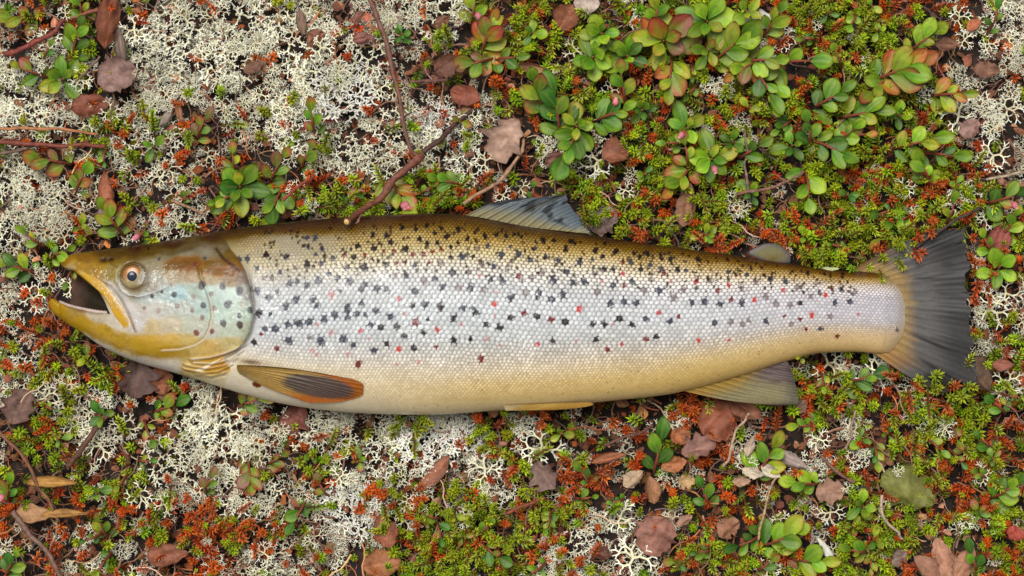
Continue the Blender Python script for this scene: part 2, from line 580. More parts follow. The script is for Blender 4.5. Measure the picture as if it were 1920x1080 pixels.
def ramp(tab, u, q):
    ks = sorted(tab)
    cols = []
    for k in ks:
        a = lin(tab[k])
        cols.append(np.stack([np.interp(q, RAMPQ, a[:, c]) for c in range(3)], -1))
    w = np.clip(np.interp(u, ks, range(len(ks))), 0, len(ks) - 1 - 1e-6)
    i = w.astype(int)
    f = (w - i)[..., None]
    C = np.stack(cols, 0)
    idx = np.arange(len(u))
    return C[i, idx] * (1 - f) + C[i + 1, idx] * f


SPOTS = """505,478,6k 542,482,6k 582,496,7k 454,487,6g 470,486,6g 609,468,5g 608,495,5g 630,485,6k 622,513,5g 489,504,5g 532,511,5g 503,522,5b 516,522,5b 550,531,7g 564,528,6g 582,535,7g
603,525,8g 638,522,6g 660,528,8g 490,545,7g 477,543,5g 527,547,5g 510,558,7g 562,561,8g 593,562,7g 600,572,6g 543,574,8g 690,533,6g 682,543,6g 711,541,8g 729,542,7g 643,545,4g 683,568,6g
657,574,7g 675,462,5k 705,467,6k 668,483,6k 657,501,5k 687,502,9k 728,497,6k 702,441,4k 727,443,5k 735,455,6k 713,490,4k 583,464,4g 595,447,5g 580,447,4g 560,503,5b 597,478,4g 662,468,4g
627,553,7p 650,479,4d 688,478,4d 723,471,4d 702,486,3d 493,587,8k 504,615,6g 497,625,4d 484,640,6k 523,615,8g 547,607,7g 567,605,9g 587,602,8g 614,597,8g 634,590,8g 657,583,7g 657,594,6g
675,587,6g 690,590,5g 711,583,7g 735,592,6g 548,637,8g 608,638,9g 649,634,8g 668,645,6g 700,608,6g 719,612,6k 729,643,6k 706,655,7g 514,588,4g 527,652,5d 587,632,5b 626,623,5p 682,619,6r
657,662,4p 676,680,7d 592,655,4p 600,663,4p 696,633,3p 600,607,4p 764,467,7k 788,449,5k 803,457,5k 822,456,5k 839,445,6k 817,438,4k 860,432,5k 802,424,4k 877,449,5k 847,464,5k 860,456,4k
910,444,5k 931,442,4k 949,443,4k 964,440,3k 972,440,3k 978,445,3k 1017,451,5k 891,437,3k 828,429,3k 782,432,3k 757,428,4k 797,478,5d 741,472,4d 776,479,4d 813,473,4d 830,469,4d 747,494,4d
762,492,4d 781,498,5g 807,493,4d 828,494,7b 847,483,4k 868,482,8g 888,482,4k 915,462,5g 940,478,7g 972,478,7g 994,488,6g 1022,481,5g 984,471,3k 1002,467,4g 957,463,3g 896,467,5b 879,466,3b
905,498,7b 927,500,6g 953,498,5b 745,517,6b 765,517,7g 798,527,8b 818,522,6g 850,512,8g 881,510,6b 921,525,6g 942,526,7g 972,518,6d 996,521,6b 1015,510,7b 1035,522,5g 832,538,7g 862,539,8b
884,540,7g 907,542,7b 780,545,7g 985,548,7b 1010,547,7g 1007,558,6g 958,558,7g 1032,561,7g 800,570,7g 828,575,8k 870,577,6g 888,577,5g 777,572,5k 752,560,6r 927,570,7R 900,517,4p 930,547,3p
737,593,6g 747,610,6k 782,603,8d 805,597,4k 852,596,7k 894,585,6k 762,628,5k 797,622,5k 779,651,7k 853,636,7k 884,634,5k 912,607,6k 937,613,7k 957,595,6k 982,587,6d 1006,592,6k 1032,598,6d
903,671,6d 1035,638,5k 822,617,6R 751,653,7R 1007,644,6r 820,649,4d 788,677,4p 914,634,4p 867,607,4p 762,588,4p 938,646,3p 928,592,3p 747,681,3p 1046,489,6g 1085,492,7g 1109,487,4g 1061,510,6g
1112,514,5b 1038,526,7g 1072,529,6g 1093,528,7g 1147,535,7g 1131,505,6k 1147,505,5k 1181,492,5g 1199,505,5k 1217,497,5g 1238,505,6g 1242,513,5d 1268,505,6k 1283,507,4g 1217,525,5b 1182,527,6g
1117,548,7b 1206,545,7b 1233,545,8g 1278,543,7b 1327,527,6b 1054,552,8g 1142,568,7g 1168,565,7g 1190,568,7g 1260,558,8b 1294,567,6g 1317,565,7g 1153,472,5k 1187,475,4k 1212,476,5k 1237,478,4k
1255,486,5k 1307,487,5k 1128,482,4k 1115,470,5k 1060,468,5k 1077,457,3k 1133,457,3k 1198,482,4k 1070,453,4k 1038,452,4k 1165,513,6r 1166,491,4d 1126,527,4p 1302,528,7r 1084,579,8R 1232,586,7r
1255,528,4p 1167,535,4d 1057,602,7k 1109,607,6k 1131,607,6k 1158,597,7k 1182,608,6k 1207,597,6g 1253,602,6g 1336,604,6g 1115,635,6k 1227,630,6k 1163,644,5r 1137,654,5d 1208,635,5d 1306,637,5R
1146,607,3p 1078,638,3p 1269,593,4d 1342,545,5d 1387,542,6b 1414,530,6b 1442,523,6g 1398,515,5g 1362,510,4g 1470,528,6g 1493,538,7b 1432,555,7b 1346,570,6g 1387,568,7g 1367,562,5d 1451,568,7b
1478,572,6b 1497,568,5k 1517,555,6b 1563,567,6g 1591,565,6g 1575,542,5g 1602,547,5b 1527,533,4b 1557,540,4d 1367,603,6b 1388,607,6b 1400,600,5b 1432,602,6g 1480,607,5b 1497,598,4d 1553,593,6b
1535,616,5g 1508,617,4d 1567,630,4d 1467,592,3d 1363,535,6r 1465,544,6r 1411,562,6R 1545,553,6R 1519,591,7R 1607,590,3r 1363,637,4r 1378,517,3r 1683,619,4g 1620,513,4b 1608,513,4b
""".split()
SPOTC = {'k': (38, 28, 34), 'g': (62, 64, 76), 'b': (100, 80, 80), 'd': (112, 40, 38), 'p': (186, 120, 118), 'r': (176, 78, 82), 'R': (188, 58, 48)}
HSPOTS = """387,535,8 426,537,7 457,545,8 294,554,5 312,547,3.5 335,552,6 390,572,6 436,570,8 457,591,5 427,605,7 477,581,6 391,485,4 305,486,3.5
458,608,7k 373,495,4d 329,534,4b 371,556,5p 405,551,5b 341,573,5b 369,581,5b 388,595,5b 410,578,6b 377,623,6d 406,620,5d 279,577,4b 306,582,5p 462,569,5t 246,464,3k 262,466,3k 282,466,3k""".split()


def lattice(u, v):
    """Scale coordinates: distance to the scale's centre (0 to about .6), a random number per scale, distance from its rear edge."""
    q = (v - TOP(u)) / (BOT(u) - TOP(u))
    lat = TOP(u) + 0.46 * (BOT(u) - TOP(u))
    k = np.interp(u, [430, 560, 900, 1300, 1500, 1690], [7.4, 8.2, 8.5, 7.8, 6.7, 4.6])
    U = np.interp(u, np.arange(400, 1720, 10), np.cumsum(10 / np.interp(np.arange(400, 1720, 10), [430, 560, 900, 1300, 1500, 1690], [9.0, 10.2, 10.6, 10.0, 8.8, 7.0])))
    wv = (v - lat)
    ah = np.abs(wv) / (0.5 * (BOT(u) - TOP(u)))
    Vv = wv / k * (1 + 0.5 * ah ** 2)
    U = U + 0.42 * (vnoise(u / 17, v / 17, 3) - .5) + 0.8 * (vnoise(u / 120, v / 90, 4) - .5)
    Vv = Vv + 0.40 * (vnoise(u / 17, v / 17, 9) - .5) + 1.0 * (vnoise(u / 150, v / 100, 14) - .5)
    best = np.full(u.shape, 9.0)
    rnd = np.zeros(u.shape)
    ox = np.zeros(u.shape)
    j0 = np.floor(Vv)
    for dj in (-1, 0, 1, 2):
        j = j0 + dj
        sh = 0.5 * (np.mod(j, 2))
        fz = np.where(np.abs(j + 1.5) < 9, 1.0, np.where(np.abs(j + 1.5) < 14, 1.22, 1.45))   # smaller scales towards back and belly
        Uz = U * fz
        i = np.round(Uz - sh)
        for di in (-1, 0, 1):
            ii = i + di
            dx, dy = Uz - sh - ii, (Vv - j) * 0.86
            d = np.hypot(dx, dy)
            m = d < best
            best = np.where(m, d, best)
            rnd = np.where(m, hash2(ii, j, 2.0), rnd)
            ox = np.where(m, dx, ox)
    return best, rnd, ox, q


def spot_mask(u, v, x, y, r, cm, sharp, wb_=1.0):
    d = np.hypot(u - x, (v - y) * 0.92)
    ang = np.arctan2(v - y, u - x)
    wob = 1 + wb_ * (0.16 * np.sin(2 * ang + x) + 0.10 * np.sin(3 * ang + 2 * y) + 0.08 * np.sin(5 * ang + y))
    e = d / (r * wob)
    return 1 - sstep(0.86 - sharp, 1.14, e + cm)


def skin(u, v):
    """Colour (linear, as shown) and relief (pixels) of the skin at photo points."""
    shp = u.shape
    u, v = u.ravel(), v.ravel()
    n = len(u)
    col = np.zeros((n, 3))
    rel = np.zeros(n)
    hd = u < 520
    be = np.full(n, 99.0)
    be[hd] = body_edge(u[hd], v[hd])
    be[u >= 520] = 99
    wb = sstep(-1.5, 1.5, be)
    # scaled body
    d, rnd, ox, q = lattice(u, v)
    scaled = sstep(4, 40, be) * (1 - 0.9 * sstep(.9, .97, q) * (1 - sstep(1000, 1250, u)))
    bel = sstep(.88, .98, q) * (1 - sstep(470, 640, u) * 0.85)
    scaled = scaled * (1 - bel) * (1 - sstep(1686, 1699, u)) * sstep(0.0, 0.05, q)
    cm = 1 - sstep(0.27, 0.52, d)
    jag = q + 0.05 * (fbm(u / 60, v / 26, 3.3) - .5) * (1 - sstep(.3, .5, q))
    E, Cc = ramp(EDGEC, u, jag), ramp(CENTC, u, jag)
    E = E * (1 + 0.22 * np.exp(-((q - .5) / .16) ** 2))[:, None]
    w_ = .2 * sstep(.22, .4, q) * (1 - sstep(.56, .68, q))
    E = E * (1 - w_)[:, None] + Cc * w_[:, None]
    lift = sstep(.60, .80, q) * (1 - .45 * sstep(1100, 1400, u))
    E, Cc = E * (1 + .08 * lift)[:, None], Cc * (1 + .24 * lift)[:, None]
    E[:, 2] *= 1 + .16 * lift
    Cc[:, 2] *= 1 + .16 * lift
    cm2 = cm * (0.62 + 0.5 * rnd) * (0.72 + 0.5 * fbm(u / 38, v / 24, 51.0))
    bk = 1 - sstep(.22, .36, q)
    cm2 = cm2 * (1 + .75 * bk)
    E = E * (1 - .22 * bk * sstep(.05, .12, q))[:, None]
    Cc = Cc * (1 + .32 * bk * sstep(.03, .10, q))[:, None]
    small = 1 - 0.15 * (1 - sstep(.12, .26, q))
    f = np.clip(cm2 * small * scaled + (1 - scaled) * 0.55, 0, 1)[:, None]
    B = E * (1 - f) + Cc * f
    B *= (0.97 + 0.08 * (rnd - .5))[:, None]
    # sky sheen along the shoulder, painted into the skin colour with a torn edge
    sheen = sstep(.50, .56, fbm(u / 70, v / 24, 8.0)) * sstep(0.07, 0.10, jag) * (1 - sstep(.17, .24, q)) * (1 - sstep(600, 680, u)) * 0.55
    B = B * (1 - sheen[:, None]) + lin((156, 146, 124)) * sheen[:, None]
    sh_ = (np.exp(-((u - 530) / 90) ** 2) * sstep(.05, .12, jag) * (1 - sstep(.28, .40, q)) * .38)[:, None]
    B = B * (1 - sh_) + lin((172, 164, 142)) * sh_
    sp = np.zeros(n)
    for s in SPOTS:
        x, y, r = s[:-1].split(',')
        x, y, r, k = float(x), float(y), float(r), s[-1]
        R = r + 7
        i = np.nonzero((np.abs(u - x) < R) & (np.abs(v - y) < R))[0]
        if not len(i):
            continue
        cut = np.where(q[i] > .12, 0.5 * cm[i] * sstep(0.30, 0.85, np.hypot(u[i] - x, v[i] - y) / (r + 2)), 0.15 * cm[i])
        mk = spot_mask(u[i], v[i], x, y, r * (1.0 if k in 'rR' else 1.4), cut + .35 * (vnoise(u[i] / 2.6, v[i] / 2.6, x) - .5), 0.24) * (0.72 if k in 'pb' else 0.95)
        c = lin(SPOTC[k]) * (1.0 + 0.25 * cm[i][:, None])
        B[i] = B[i] * (1 - mk[:, None]) + c * mk[:, None]
        sp[i] = np.maximum(sp[i], mk)
    r2 = np.random.default_rng(5)                 # small dark flecks along the back
    for _ in range(400):
        x = r2.uniform(500, 1600)
        y = TOP(x) + (BOT(x) - TOP(x)) * r2.uniform(.04, .31)
        r = r2.uniform(1.8, 4.0)
        i = np.nonzero((np.abs(u - x) < 6) & (np.abs(v - y) < 6))[0]
        mk = spot_mask(u[i], v[i], x, y, r, 0, 0.3)[:, None] * 0.85
        B[i] = B[i] * (1 - mk) + lin((46, 30, 24)) * mk
    for _ in range(90):                            # dirt specks on the belly
        x = r2.uniform(560, 1500)
        y = TOP(x) + (BOT(x) - TOP(x)) * r2.uniform(.72, .97)
        i = np.nonzero((np.abs(u - x) < 4) & (np.abs(v - y) < 4))[0]
        mk = spot_mask(u[i], v[i], x, y, r2.uniform(.8, 1.7), 0, 0.4)[:, None] * 0.7
        B[i] = B[i] * (1 - mk) + lin((96, 70, 36)) * mk
    ue = 1699 - 34 * np.abs(2 * q - 1.05) ** 2.6
    g = (sstep(-26, -2, u - ue) * .6)[:, None]
    B = B * (1 - g) + lin((158, 140, 112)) * g
    blot = (fbm(u / 45, v / 30, 21.0) - .5)
    B *= (1 + 0.12 * blot)[:, None]
    mk = spot_mask(u, v, 484, 719, 6, 0, .2)
    mk = np.maximum(mk, spot_mask(u, v, 490, 720, 5, 0, .2))[:, None]
    B = B * (1 - mk) + lin((120, 66, 30)) * mk
    # fin pit behind the gill opening
    mk = (np.exp(-((u - 478) / 22) ** 2 - ((v - 677 - (u - 478) * 0.1) / 5.0) ** 2) * 0.85)[:, None]
    B = B * (1 - mk) + lin((100, 62, 30)) * mk
    rel += scaled * 0.65 * (1.25 * (1 - np.clip(d / 0.62, 0, 1) ** 2) + 0.9 * ox) * np.interp(q, [0, .12, .3, .7, 1], [.45, .7, 1, .9, .55])
    rel += blot * 1.5
    # head
    i = np.nonzero(u < 520)[0]
    hu, hv = u[i] + 5 * (fbm(u[i] / 22, v[i] / 22, 31.0) - .5), v[i] + 7 * (fbm(u[i] / 22, v[i] / 22, 37.0) - .5)
    acc, ws = np.zeros((len(i), 3)), np.zeros(len(i))
    for p in HEADC:
        w = 1.0 / ((hu - p[0]) ** 2 + (1.5 * (hv - p[1])) ** 2 + 10.0) ** 2.6
        acc += w[:, None] * lin(p[2:5])
        ws += w
    Hc = acc / ws[:, None]
    for pl_, rad_, cc_ in (([(322, 501), (345, 496), (372, 494)], 9, (126, 92, 4)), ([(388, 507), (420, 509), (444, 511)], 7, (132, 94, 6)), ([(395, 494), (425, 496)], 6, (120, 92, 44))):
        g_ = (1 - sstep(.45, 1.25, dist_poly(hu, hv, pl_) / rad_ + .5 * (fbm(hu / 10, hv / 7, 61.0) - .5)))[:, None] * .85
        Hc = Hc * (1 - g_) + lin(cc_) * g_
    tq_ = (hv - TOP(hu)) / (BOT(hu) - TOP(hu))
    g_ = (1 - sstep(.07, .17, tq_ + .10 * (fbm(hu / 30, hv / 12, 64.0) - .5)))[:, None] * sstep(150, 240, hu)[:, None] * .75
    Hc = Hc * (1 - g_) + lin((78, 56, 14)) * g_
    Hc *= (1 + 0.3 * (fbm(hu / 6, hv / 5, 41.0) - .5) + 0.3 * (fbm(hu / 34, hv / 18, 44.0) - .5))[:, None]
    for pl_, rad_, cc_, kk_ in (([(98, 574), (140, 598), (190, 623), (240, 645), (300, 656), (348, 661)], 17, (186, 150, 56), .65), ([(104, 588), (150, 612), (205, 640), (255, 660), (300, 668)], 4, (150, 112, 36), .3),
                                ([(160, 634), (210, 661), (262, 682), (330, 694)], 10, (226, 218, 206), .85)):
        g_ = (1 - sstep(.5, 1.25, dist_poly(hu, hv, pl_) / rad_ + .4 * (fbm(hu / 16, hv / 9, 63.0) - .5)))[:, None] * kk_
        Hc = Hc * (1 - g_) + lin(cc_) * g_
    Hc[:, 2] *= .96
    Hc[:, 1] *= .985
    Hc *= .96
    fl = sstep(.62, .72, fbm(hu / 4.2, hv / 3.4, 47.0)) * sstep(.45, .6, fbm(hu / 30, hv / 22, 49.0)) * .28
    Hc = Hc * (1 - fl[:, None]) + lin((92, 80, 58)) * fl[:, None]
    hu, hv = u[i], v[i]
    for s in HSPOTS:
        k = s[-1] if s[-1].isalpha() else 'G'
        x, y, r = [float(a) for a in s.rstrip('kdbpt').split(',')]
        mk = spot_mask(hu, hv, x, y, r, 0, 0.16, 0.5)
        halo = 1 - sstep(1.0, 1.9, np.hypot(hu - x, hv - y) / r)
        if y > 528 and k in 'Gkd':
            Hc = Hc * (1 + 0.10 * halo[:, None])
        mk = (mk * {'G': .95, 'k': .95, 'd': .9, 'b': .7, 'p': .55, 't': .6}[k])[:, None]
        c = {'G': (78, 80, 86), 'k': (60, 34, 34), 'd': (124, 62, 60), 'b': (128, 92, 88), 'p': (160, 116, 108), 't': (160, 142, 114)}[k]
        Hc = Hc * (1 - mk) + lin(c) * mk
    hr = 1.6 * (fbm(hu / 26, hv / 14, 91.0) - .5) + 0.7 * (fbm(hu / 7, hv / 6, 92.0) - .5)
    dp = dist_poly(hu, hv, PREOP, True)            # rim of the front gill plate: pale lip, step down behind it
    nearP = np.abs(dp) < 20
    lip = np.exp(-((dp - 1.0) / 2.2) ** 2) * sstep(548, 590, hv)
    Hc = Hc * (1 - 0.75 * lip[:, None]) + lin((224, 206, 176)) * 0.75 * lip[:, None]
    ln = np.exp(-((dp + 2.2) / 1.2) ** 2) * 0.55
    Hc = Hc * (1 - ln[:, None]) + lin((120, 96, 56)) * ln[:, None]
    hr += np.where(nearP, 2.6 * np.exp(-np.abs(dp - 1) / 3.5), 0) - 1.6 * np.exp(-((dp + 3) / 2) ** 2)
    gold = np.exp(-((hv - 697 + (hu - 400) * .2) / 14) ** 2) * 0
    for k, ray in enumerate(RAYS):                 # gill rays under the throat
        dr = dist_poly(hu, hv, ray, True)
        rim = np.exp(-((dr - .5) / 1.7) ** 2) * (0.85 - 0.1 * k)
        Hc = Hc * (1 - rim[:, None]) + lin([(236, 218, 190), (238, 214, 176), (230, 180, 130), (226, 186, 120), (222, 186, 110)][k]) * rim[:, None]
        dk = np.exp(-((dr - 5.0) / 1.8) ** 2) * (0.62 - 0.06 * k)
        Hc = Hc * (1 - dk[:, None]) + lin((150, 98, 18)) * dk[:, None]
        hr += 3.2 * np.exp(-(dr / 2.6) ** 2) - 2.2 * np.exp(-((dr - 5) / 2.2) ** 2)
    # gill cover edge
    bee = be[i]
    dk = np.exp(-((bee - 1.5) / 3.2) ** 2) * sstep(500, 560, hv) * 0.9 * (1 - sstep(655, 680, hv))
    hr += np.where(bee < 0, 4.0 * (1 - np.exp(bee / 3.0)), -4.0 * np.exp(-bee / 6.0)) * sstep(455, 500, hv) * (1 - sstep(650, 680, hv))
    # eye socket, nostrils
    de = np.hypot(hu - 257, hv - 518)
    hr -= 1.8 * np.exp(-((de - 26) / 3.5) ** 2)
    hr += 0.5 * np.exp(-((de - 36) / 6) ** 2)
    rim = np.exp(-((de - 25) / 3.0) ** 2)[:, None]
    Hc = Hc * (1 - 0.75 * rim) + lin((84, 62, 34)) * 0.75 * rim
    fold = 0.6 * np.exp(-((de - 38) / 3.0) ** 2) * sstep(0.1, 0.7, (hv - 518) / (de + 1))
    Hc = Hc * (1 - 0.45 * fold[:, None]) + lin((110, 92, 60)) * 0.45 * fold[:, None]
    for (x, y, a, b) in NARES:
        g = np.exp(-((hu - x) / a) ** 2 - ((hv - y) / b) ** 2)
        hr -= 6 * g
        Hc = Hc * (1 - 0.9 * g[:, None]) + lin((52, 38, 30)) * 0.9 * g[:, None]
    g = np.exp(-(dist_poly(hu, hv, [(212, 494), (222, 499), (230, 502)]) / 2.2) ** 2)[:, None] * 0.6
    Hc = Hc * (1 - g) + lin((96, 76, 30)) * g
    # pale strip behind the jaw bone, fold of skin under the eye with a pale cheek below it
    g = (1 - sstep(3, 8, dist_poly(hu, hv, [(214, 533), (240, 556), (259, 585), (271, 612)])))[:, None] * .6
    Hc = Hc * (1 - g) + lin((216, 208, 204)) * g
    lid = dist_poly(hu, hv, [(226, 528), (234, 543), (250, 554), (270, 556), (296, 549), (318, 540), (338, 534)], True)
    fade_ = (1 - sstep(310, 338, hu)) * sstep(222, 234, hu)
    g = (np.exp(-np.clip(-lid, 0, 99) / 5.0) * (lid < 0) * .62 * fade_)[:, None]
    Hc = Hc * (1 - g) + lin((104, 96, 82)) * g
    g = (np.exp(-np.clip(lid, 0, 99) / 4.0) * (lid >= 0) * .7 * fade_)[:, None]
    Hc = Hc * (1 - g) + lin((226, 230, 230)) * g
    hr += np.where(lid >= 0, -1.5 * np.exp(-lid / 3.0), 1.5 * np.exp(lid / 4.0)) * fade_
    # groove above the upper jaw bone, dark mark at the top of the gill cover
    gr = dist_poly(hu, hv, [(190, 526), (215, 537), (235, 560), (250, 590), (262, 622)], True)
    g = np.exp(-(gr / 2.0) ** 2)
    hr -= 3.5 * g
    Hc = Hc * (1 - 0.5 * g[:, None]) + lin((104, 82, 66)) * 0.5 * g[:, None]
    g = np.exp(-(dist_poly(hu, hv, [(412, 468), (426, 486), (442, 497), (456, 508)]) / 3.2) ** 2)[:, None] * .85
    Hc = Hc * (1 - g) + lin((62, 40, 14)) * g
    g = np.exp(-(dist_poly(hu, hv, [(376, 492), (378, 505), (380, 515)]) / 2.5) ** 2)[:, None] * .6
    Hc = Hc * (1 - g) + lin((104, 66, 20)) * g
    w = wb[i][:, None]
    col[:] = B
    mixc = Hc * (1 - w) + B[i] * w
    mixc = mixc * (1 - dk[:, None] * 0.0)
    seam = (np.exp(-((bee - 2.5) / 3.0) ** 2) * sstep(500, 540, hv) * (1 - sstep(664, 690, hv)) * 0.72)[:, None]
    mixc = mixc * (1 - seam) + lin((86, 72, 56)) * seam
    col[i] = mixc
    rel[i] = rel[i] * wb[i] + hr
    return np.clip((col - 0.022) / KL, 0.004, 0.8).reshape(*shp, 3), rel.reshape(shp)


# body: two sheets (seen side and under side) over one set of columns; the mouth is a notch between two row blocks
cols_u = np.concatenate([np.arange(90, 140, 1.0), np.arange(140, 520, 1.3), np.arange(520, 1690, 1.65), np.arange(1690, 1700.5, 1.5)])
NR = 232
tau = np.linspace(0, 1, NR)
row = 0.55 * tau + 0.45 * (0.5 - 0.5 * np.cos(np.pi * tau))
MC = 214.0                                         # mouth corner
fm = (588 - TOP(MC)) / (BOT(MC) - TOP(MC))
sp_row = int(np.argmin(np.abs(row - fm)))
LIPU = pchip([112, 118, 135, 160, 180, 200, MC], [492, 500, 506, 516, 534, 562, 588])
LIPL = pchip([90, 97, 110, 130, 160, 190, MC], [566, 560, 566, 574, 581, 586, 588])


def rows_v(us, rr, srow):
    T, Bt = TOP(us)[:, None], BOT(us)[:, None]
    v = T + (Bt - T) * rr[None, :]
    m = us < MC
    up = rr[:srow + 1] / rr[srow]
    lo = (rr[srow + 1:] - rr[srow + 1]) / (1 - rr[srow + 1])
    um = us[m][:, None]
    v[m, :srow + 1] = TOP(um) + (LIPU(um) - TOP(um)) * up[None, :]
    v[m, srow + 1:] = LIPL(um) + (BOT(um) - LIPL(um)) * lo[None, :]
    return v


def lip_round(U, Vv):
    m = U < MC
    dU, dL = LIPU(U) - Vv, Vv - LIPL(U)
    dl = np.where(Vv < (LIPU(U) + LIPL(U)) / 2, dU, dL)
    k = np.clip(dl / 11.0, 0, 1)
    r = 0.55 + 0.45 * np.sqrt(np.clip(1 - (1 - k) ** 2, 0, 1))
    fade = sstep(MC - 30, MC, U)
    return np.where(m, r * (1 - fade) + fade, 1.0)


def tip_round(U, Vv):
    top = Vv < (LIPU(U) + LIPL(U)) / 2
    a = np.where(top, np.clip((U - 112) / 26, 0, 1), np.clip((U - 90) / 26, 0, 1))
    return np.where(U < 150, np.sqrt(np.clip(1 - (1 - a) ** 2, 0, 1)), 1.0)


def sheet(us, rr, srow, side):
    v = rows_v(us, rr, srow)
    U = np.repeat(us[:, None], len(rr), 1)
    h = body_h(U, v) * lip_round(U, v) * tip_round(U, v)
    h *= np.where(U > 1660, np.sqrt(np.clip((1706 - U) / 46, 0, 1)), 1.0)
    k = np.clip((U - 1590) / 110, 0, 1)
    U = U - k * k * (34 * np.abs(2 * rr[None, :] - 1.05) ** 2.6 + 5 * (fbm(v / 14, v * 0 + 2, 6.0) - .5))   # rounded scaled end of the tail stem
    return U, v, h


U, Vv, Hh = sheet(cols_u, row, sp_row, 1)
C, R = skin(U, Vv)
edge = np.clip(Hh / 14.0, 0, 1)
W = ZM(U) + Hh + R * edge
n1, n2 = U.shape
Vt = F(U, Vv, W).reshape(-1, 3)
Q = grid_quads(n1, n2)
ci = np.repeat(np.arange(n1 - 1), n2 - 1)
ri = np.tile(np.arange(n2 - 1), n1 - 1)
uc = cols_u[ci]
keep = ~((ri == sp_row) & (uc < MC - 1)) & ~((uc < 112) & (ri <= sp_row))
Q = Q[keep][:, ::-1]
row2 = np.sort(np.concatenate([row[::9], row[[sp_row, sp_row + 1, -1]]]))
row2 = np.unique(row2)
sr2 = int(np.argmin(np.abs(row2 - row[sp_row])))
cu2 = cols_u
U2, V2, H2 = sheet(cu2, row2, sr2, -1)
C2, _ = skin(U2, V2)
m1, m2 = U2.shape
Vt2 = F(U2, V2, ZM(U2) - H2).reshape(-1, 3)
Q2 = grid_quads(m1, m2, len(Vt))
ci = np.repeat(np.arange(m1 - 1), m2 - 1)
ri = np.tile(np.arange(m2 - 1), m1 - 1)
uc = cu2[ci]
Q2 = Q2[~((ri == sr2) & (uc < MC - 1)) & ~((uc < 112) & (ri <= sr2))]
walls = []
kk = np.nonzero(cols_u < MC)[0]
for k in kk[:-1]:
    for (a, b) in ((sp_row, sr2), (sp_row + 1, sr2 + 1)):
        if b == sr2 and cols_u[k] < 112:
            continue
        walls.append((k * n2 + a, (k + 1) * n2 + a, len(Vt) + (k + 1) * m2 + b, len(Vt) + k * m2 + b))
e1 = n1 - 1                                        # rear end cap
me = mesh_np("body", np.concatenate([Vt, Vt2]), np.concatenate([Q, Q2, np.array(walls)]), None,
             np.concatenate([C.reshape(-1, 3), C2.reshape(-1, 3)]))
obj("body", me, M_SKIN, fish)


def surf(u, v):
    """Height of the finished seen side."""
    u, v = np.asarray(u, float), np.asarray(v, float)
    return ZM(u) + body_h(u, v)


def plate(name, outline, zf, colf, mat, thick=3.0, dome=2.0, rings=10, per=72, parent=None, smooth_outline=True):
    """A rounded plate over a closed outline: domed upper side, rim and under side."""
    o = np.asarray(outline, float)
    if smooth_outline:
        oc = np.concatenate([o[-2:], o, o[:2]])
        s = np.concatenate([[0], np.cumsum(np.linalg.norm(np.diff(oc, axis=0), axis=1))])
        fx, fy = pchip(s, oc[:, 0]), pchip(s, oc[:, 1])
        qq = np.linspace(s[2], s[-2] if False else s[len(o) + 2 - 0], per, endpoint=False)
        o = np.stack([fx(qq), fy(qq)], 1)
    n = len(o)
    c = o.mean(0)
    rr = np.linspace(0, 1, rings + 1)[1:] ** 0.8
    P = c + (o - c)[None] * rr[:, None, None]
    P = np.concatenate([P.reshape(-1, 2), [c]])
    rad = np.concatenate([np.repeat(rr, n), [0]])
    zt = zf(P[:, 0], P[:, 1]) + thick * np.sqrt(np.clip(1 - rad ** 6, 0, 1)) + dome * (1 - rad ** 2)
    zb = zf(P[:, 0], P[:, 1]) - 2.0
    Vp = np.concatenate([F(P[:, 0], P[:, 1], zt), F(P[:, 0], P[:, 1], zb)])
    N = len(P)
    q = grid_quads(rings, n, 0, True)
    tr = np.stack([(np.arange(n) + 1) % n, np.arange(n), np.full(n, N - 1)], 1)
    last = (rings - 1) * n
    rim = np.stack([last + np.arange(n), last + (np.arange(n) + 1) % n, N + last + (np.arange(n) + 1) % n, N + last + np.arange(n)], 1)
    col = np.clip(colf(P[:, 0], P[:, 1], rad) / KL, 0.004, 0.8)
    me = mesh_np(name, Vp, np.concatenate([q, rim]), tr, np.concatenate([col, col]))
    return obj(name, me, mat, parent or fish)


# upper jaw bone
mp = polyline(MAXI, 26)
tg = np.gradient(mp, axis=0)
tg /= np.linalg.norm(tg, axis=1, keepdims=True)
nm = np.stack([-tg[:, 1], tg[:, 0]], 1)
hwid = np.interp(np.linspace(0, 1, 26), [0, .1, .4, .75, .93, 1], [3.5, 6, 9.5, 12.5, 10, 4])[:, None]
mo = np.concatenate([mp + nm * hwid, (mp - nm * hwid)[::-1]])


def maxi_col(u, v, rad):
    d = dist_poly(u, v, mp)
    s = dist_poly(u, v, mp, True)
    c = lin((204, 158, 52)) * np.ones((len(u), 1))
    g = sstep(1, 9, s)[:, None] * 0.5
    c = c * (1 - g) + lin((206, 186, 164)) * g
    e = sstep(0.86, 1.0, rad)[:, None] * 0.55
    c = c * (1 - e) + lin((120, 84, 40)) * e
    t_ = fbm(u / 7, v / 9, 3.0)[:, None]
    c = c * (1 - .35 * sstep(.52, .7, t_)) + lin((214, 184, 130)) * .35 * sstep(.52, .7, t_)
    return c * (0.74 + 0.5 * fbm(u / 5, v / 5, 13.0))[:, None] - .02


plate("maxilla", mo[::1], lambda u, v: surf(u, v) * 1.0 + 1.0, maxi_col, M_SKIN, thick=3.2, dome=1.4, smooth_outline=False)

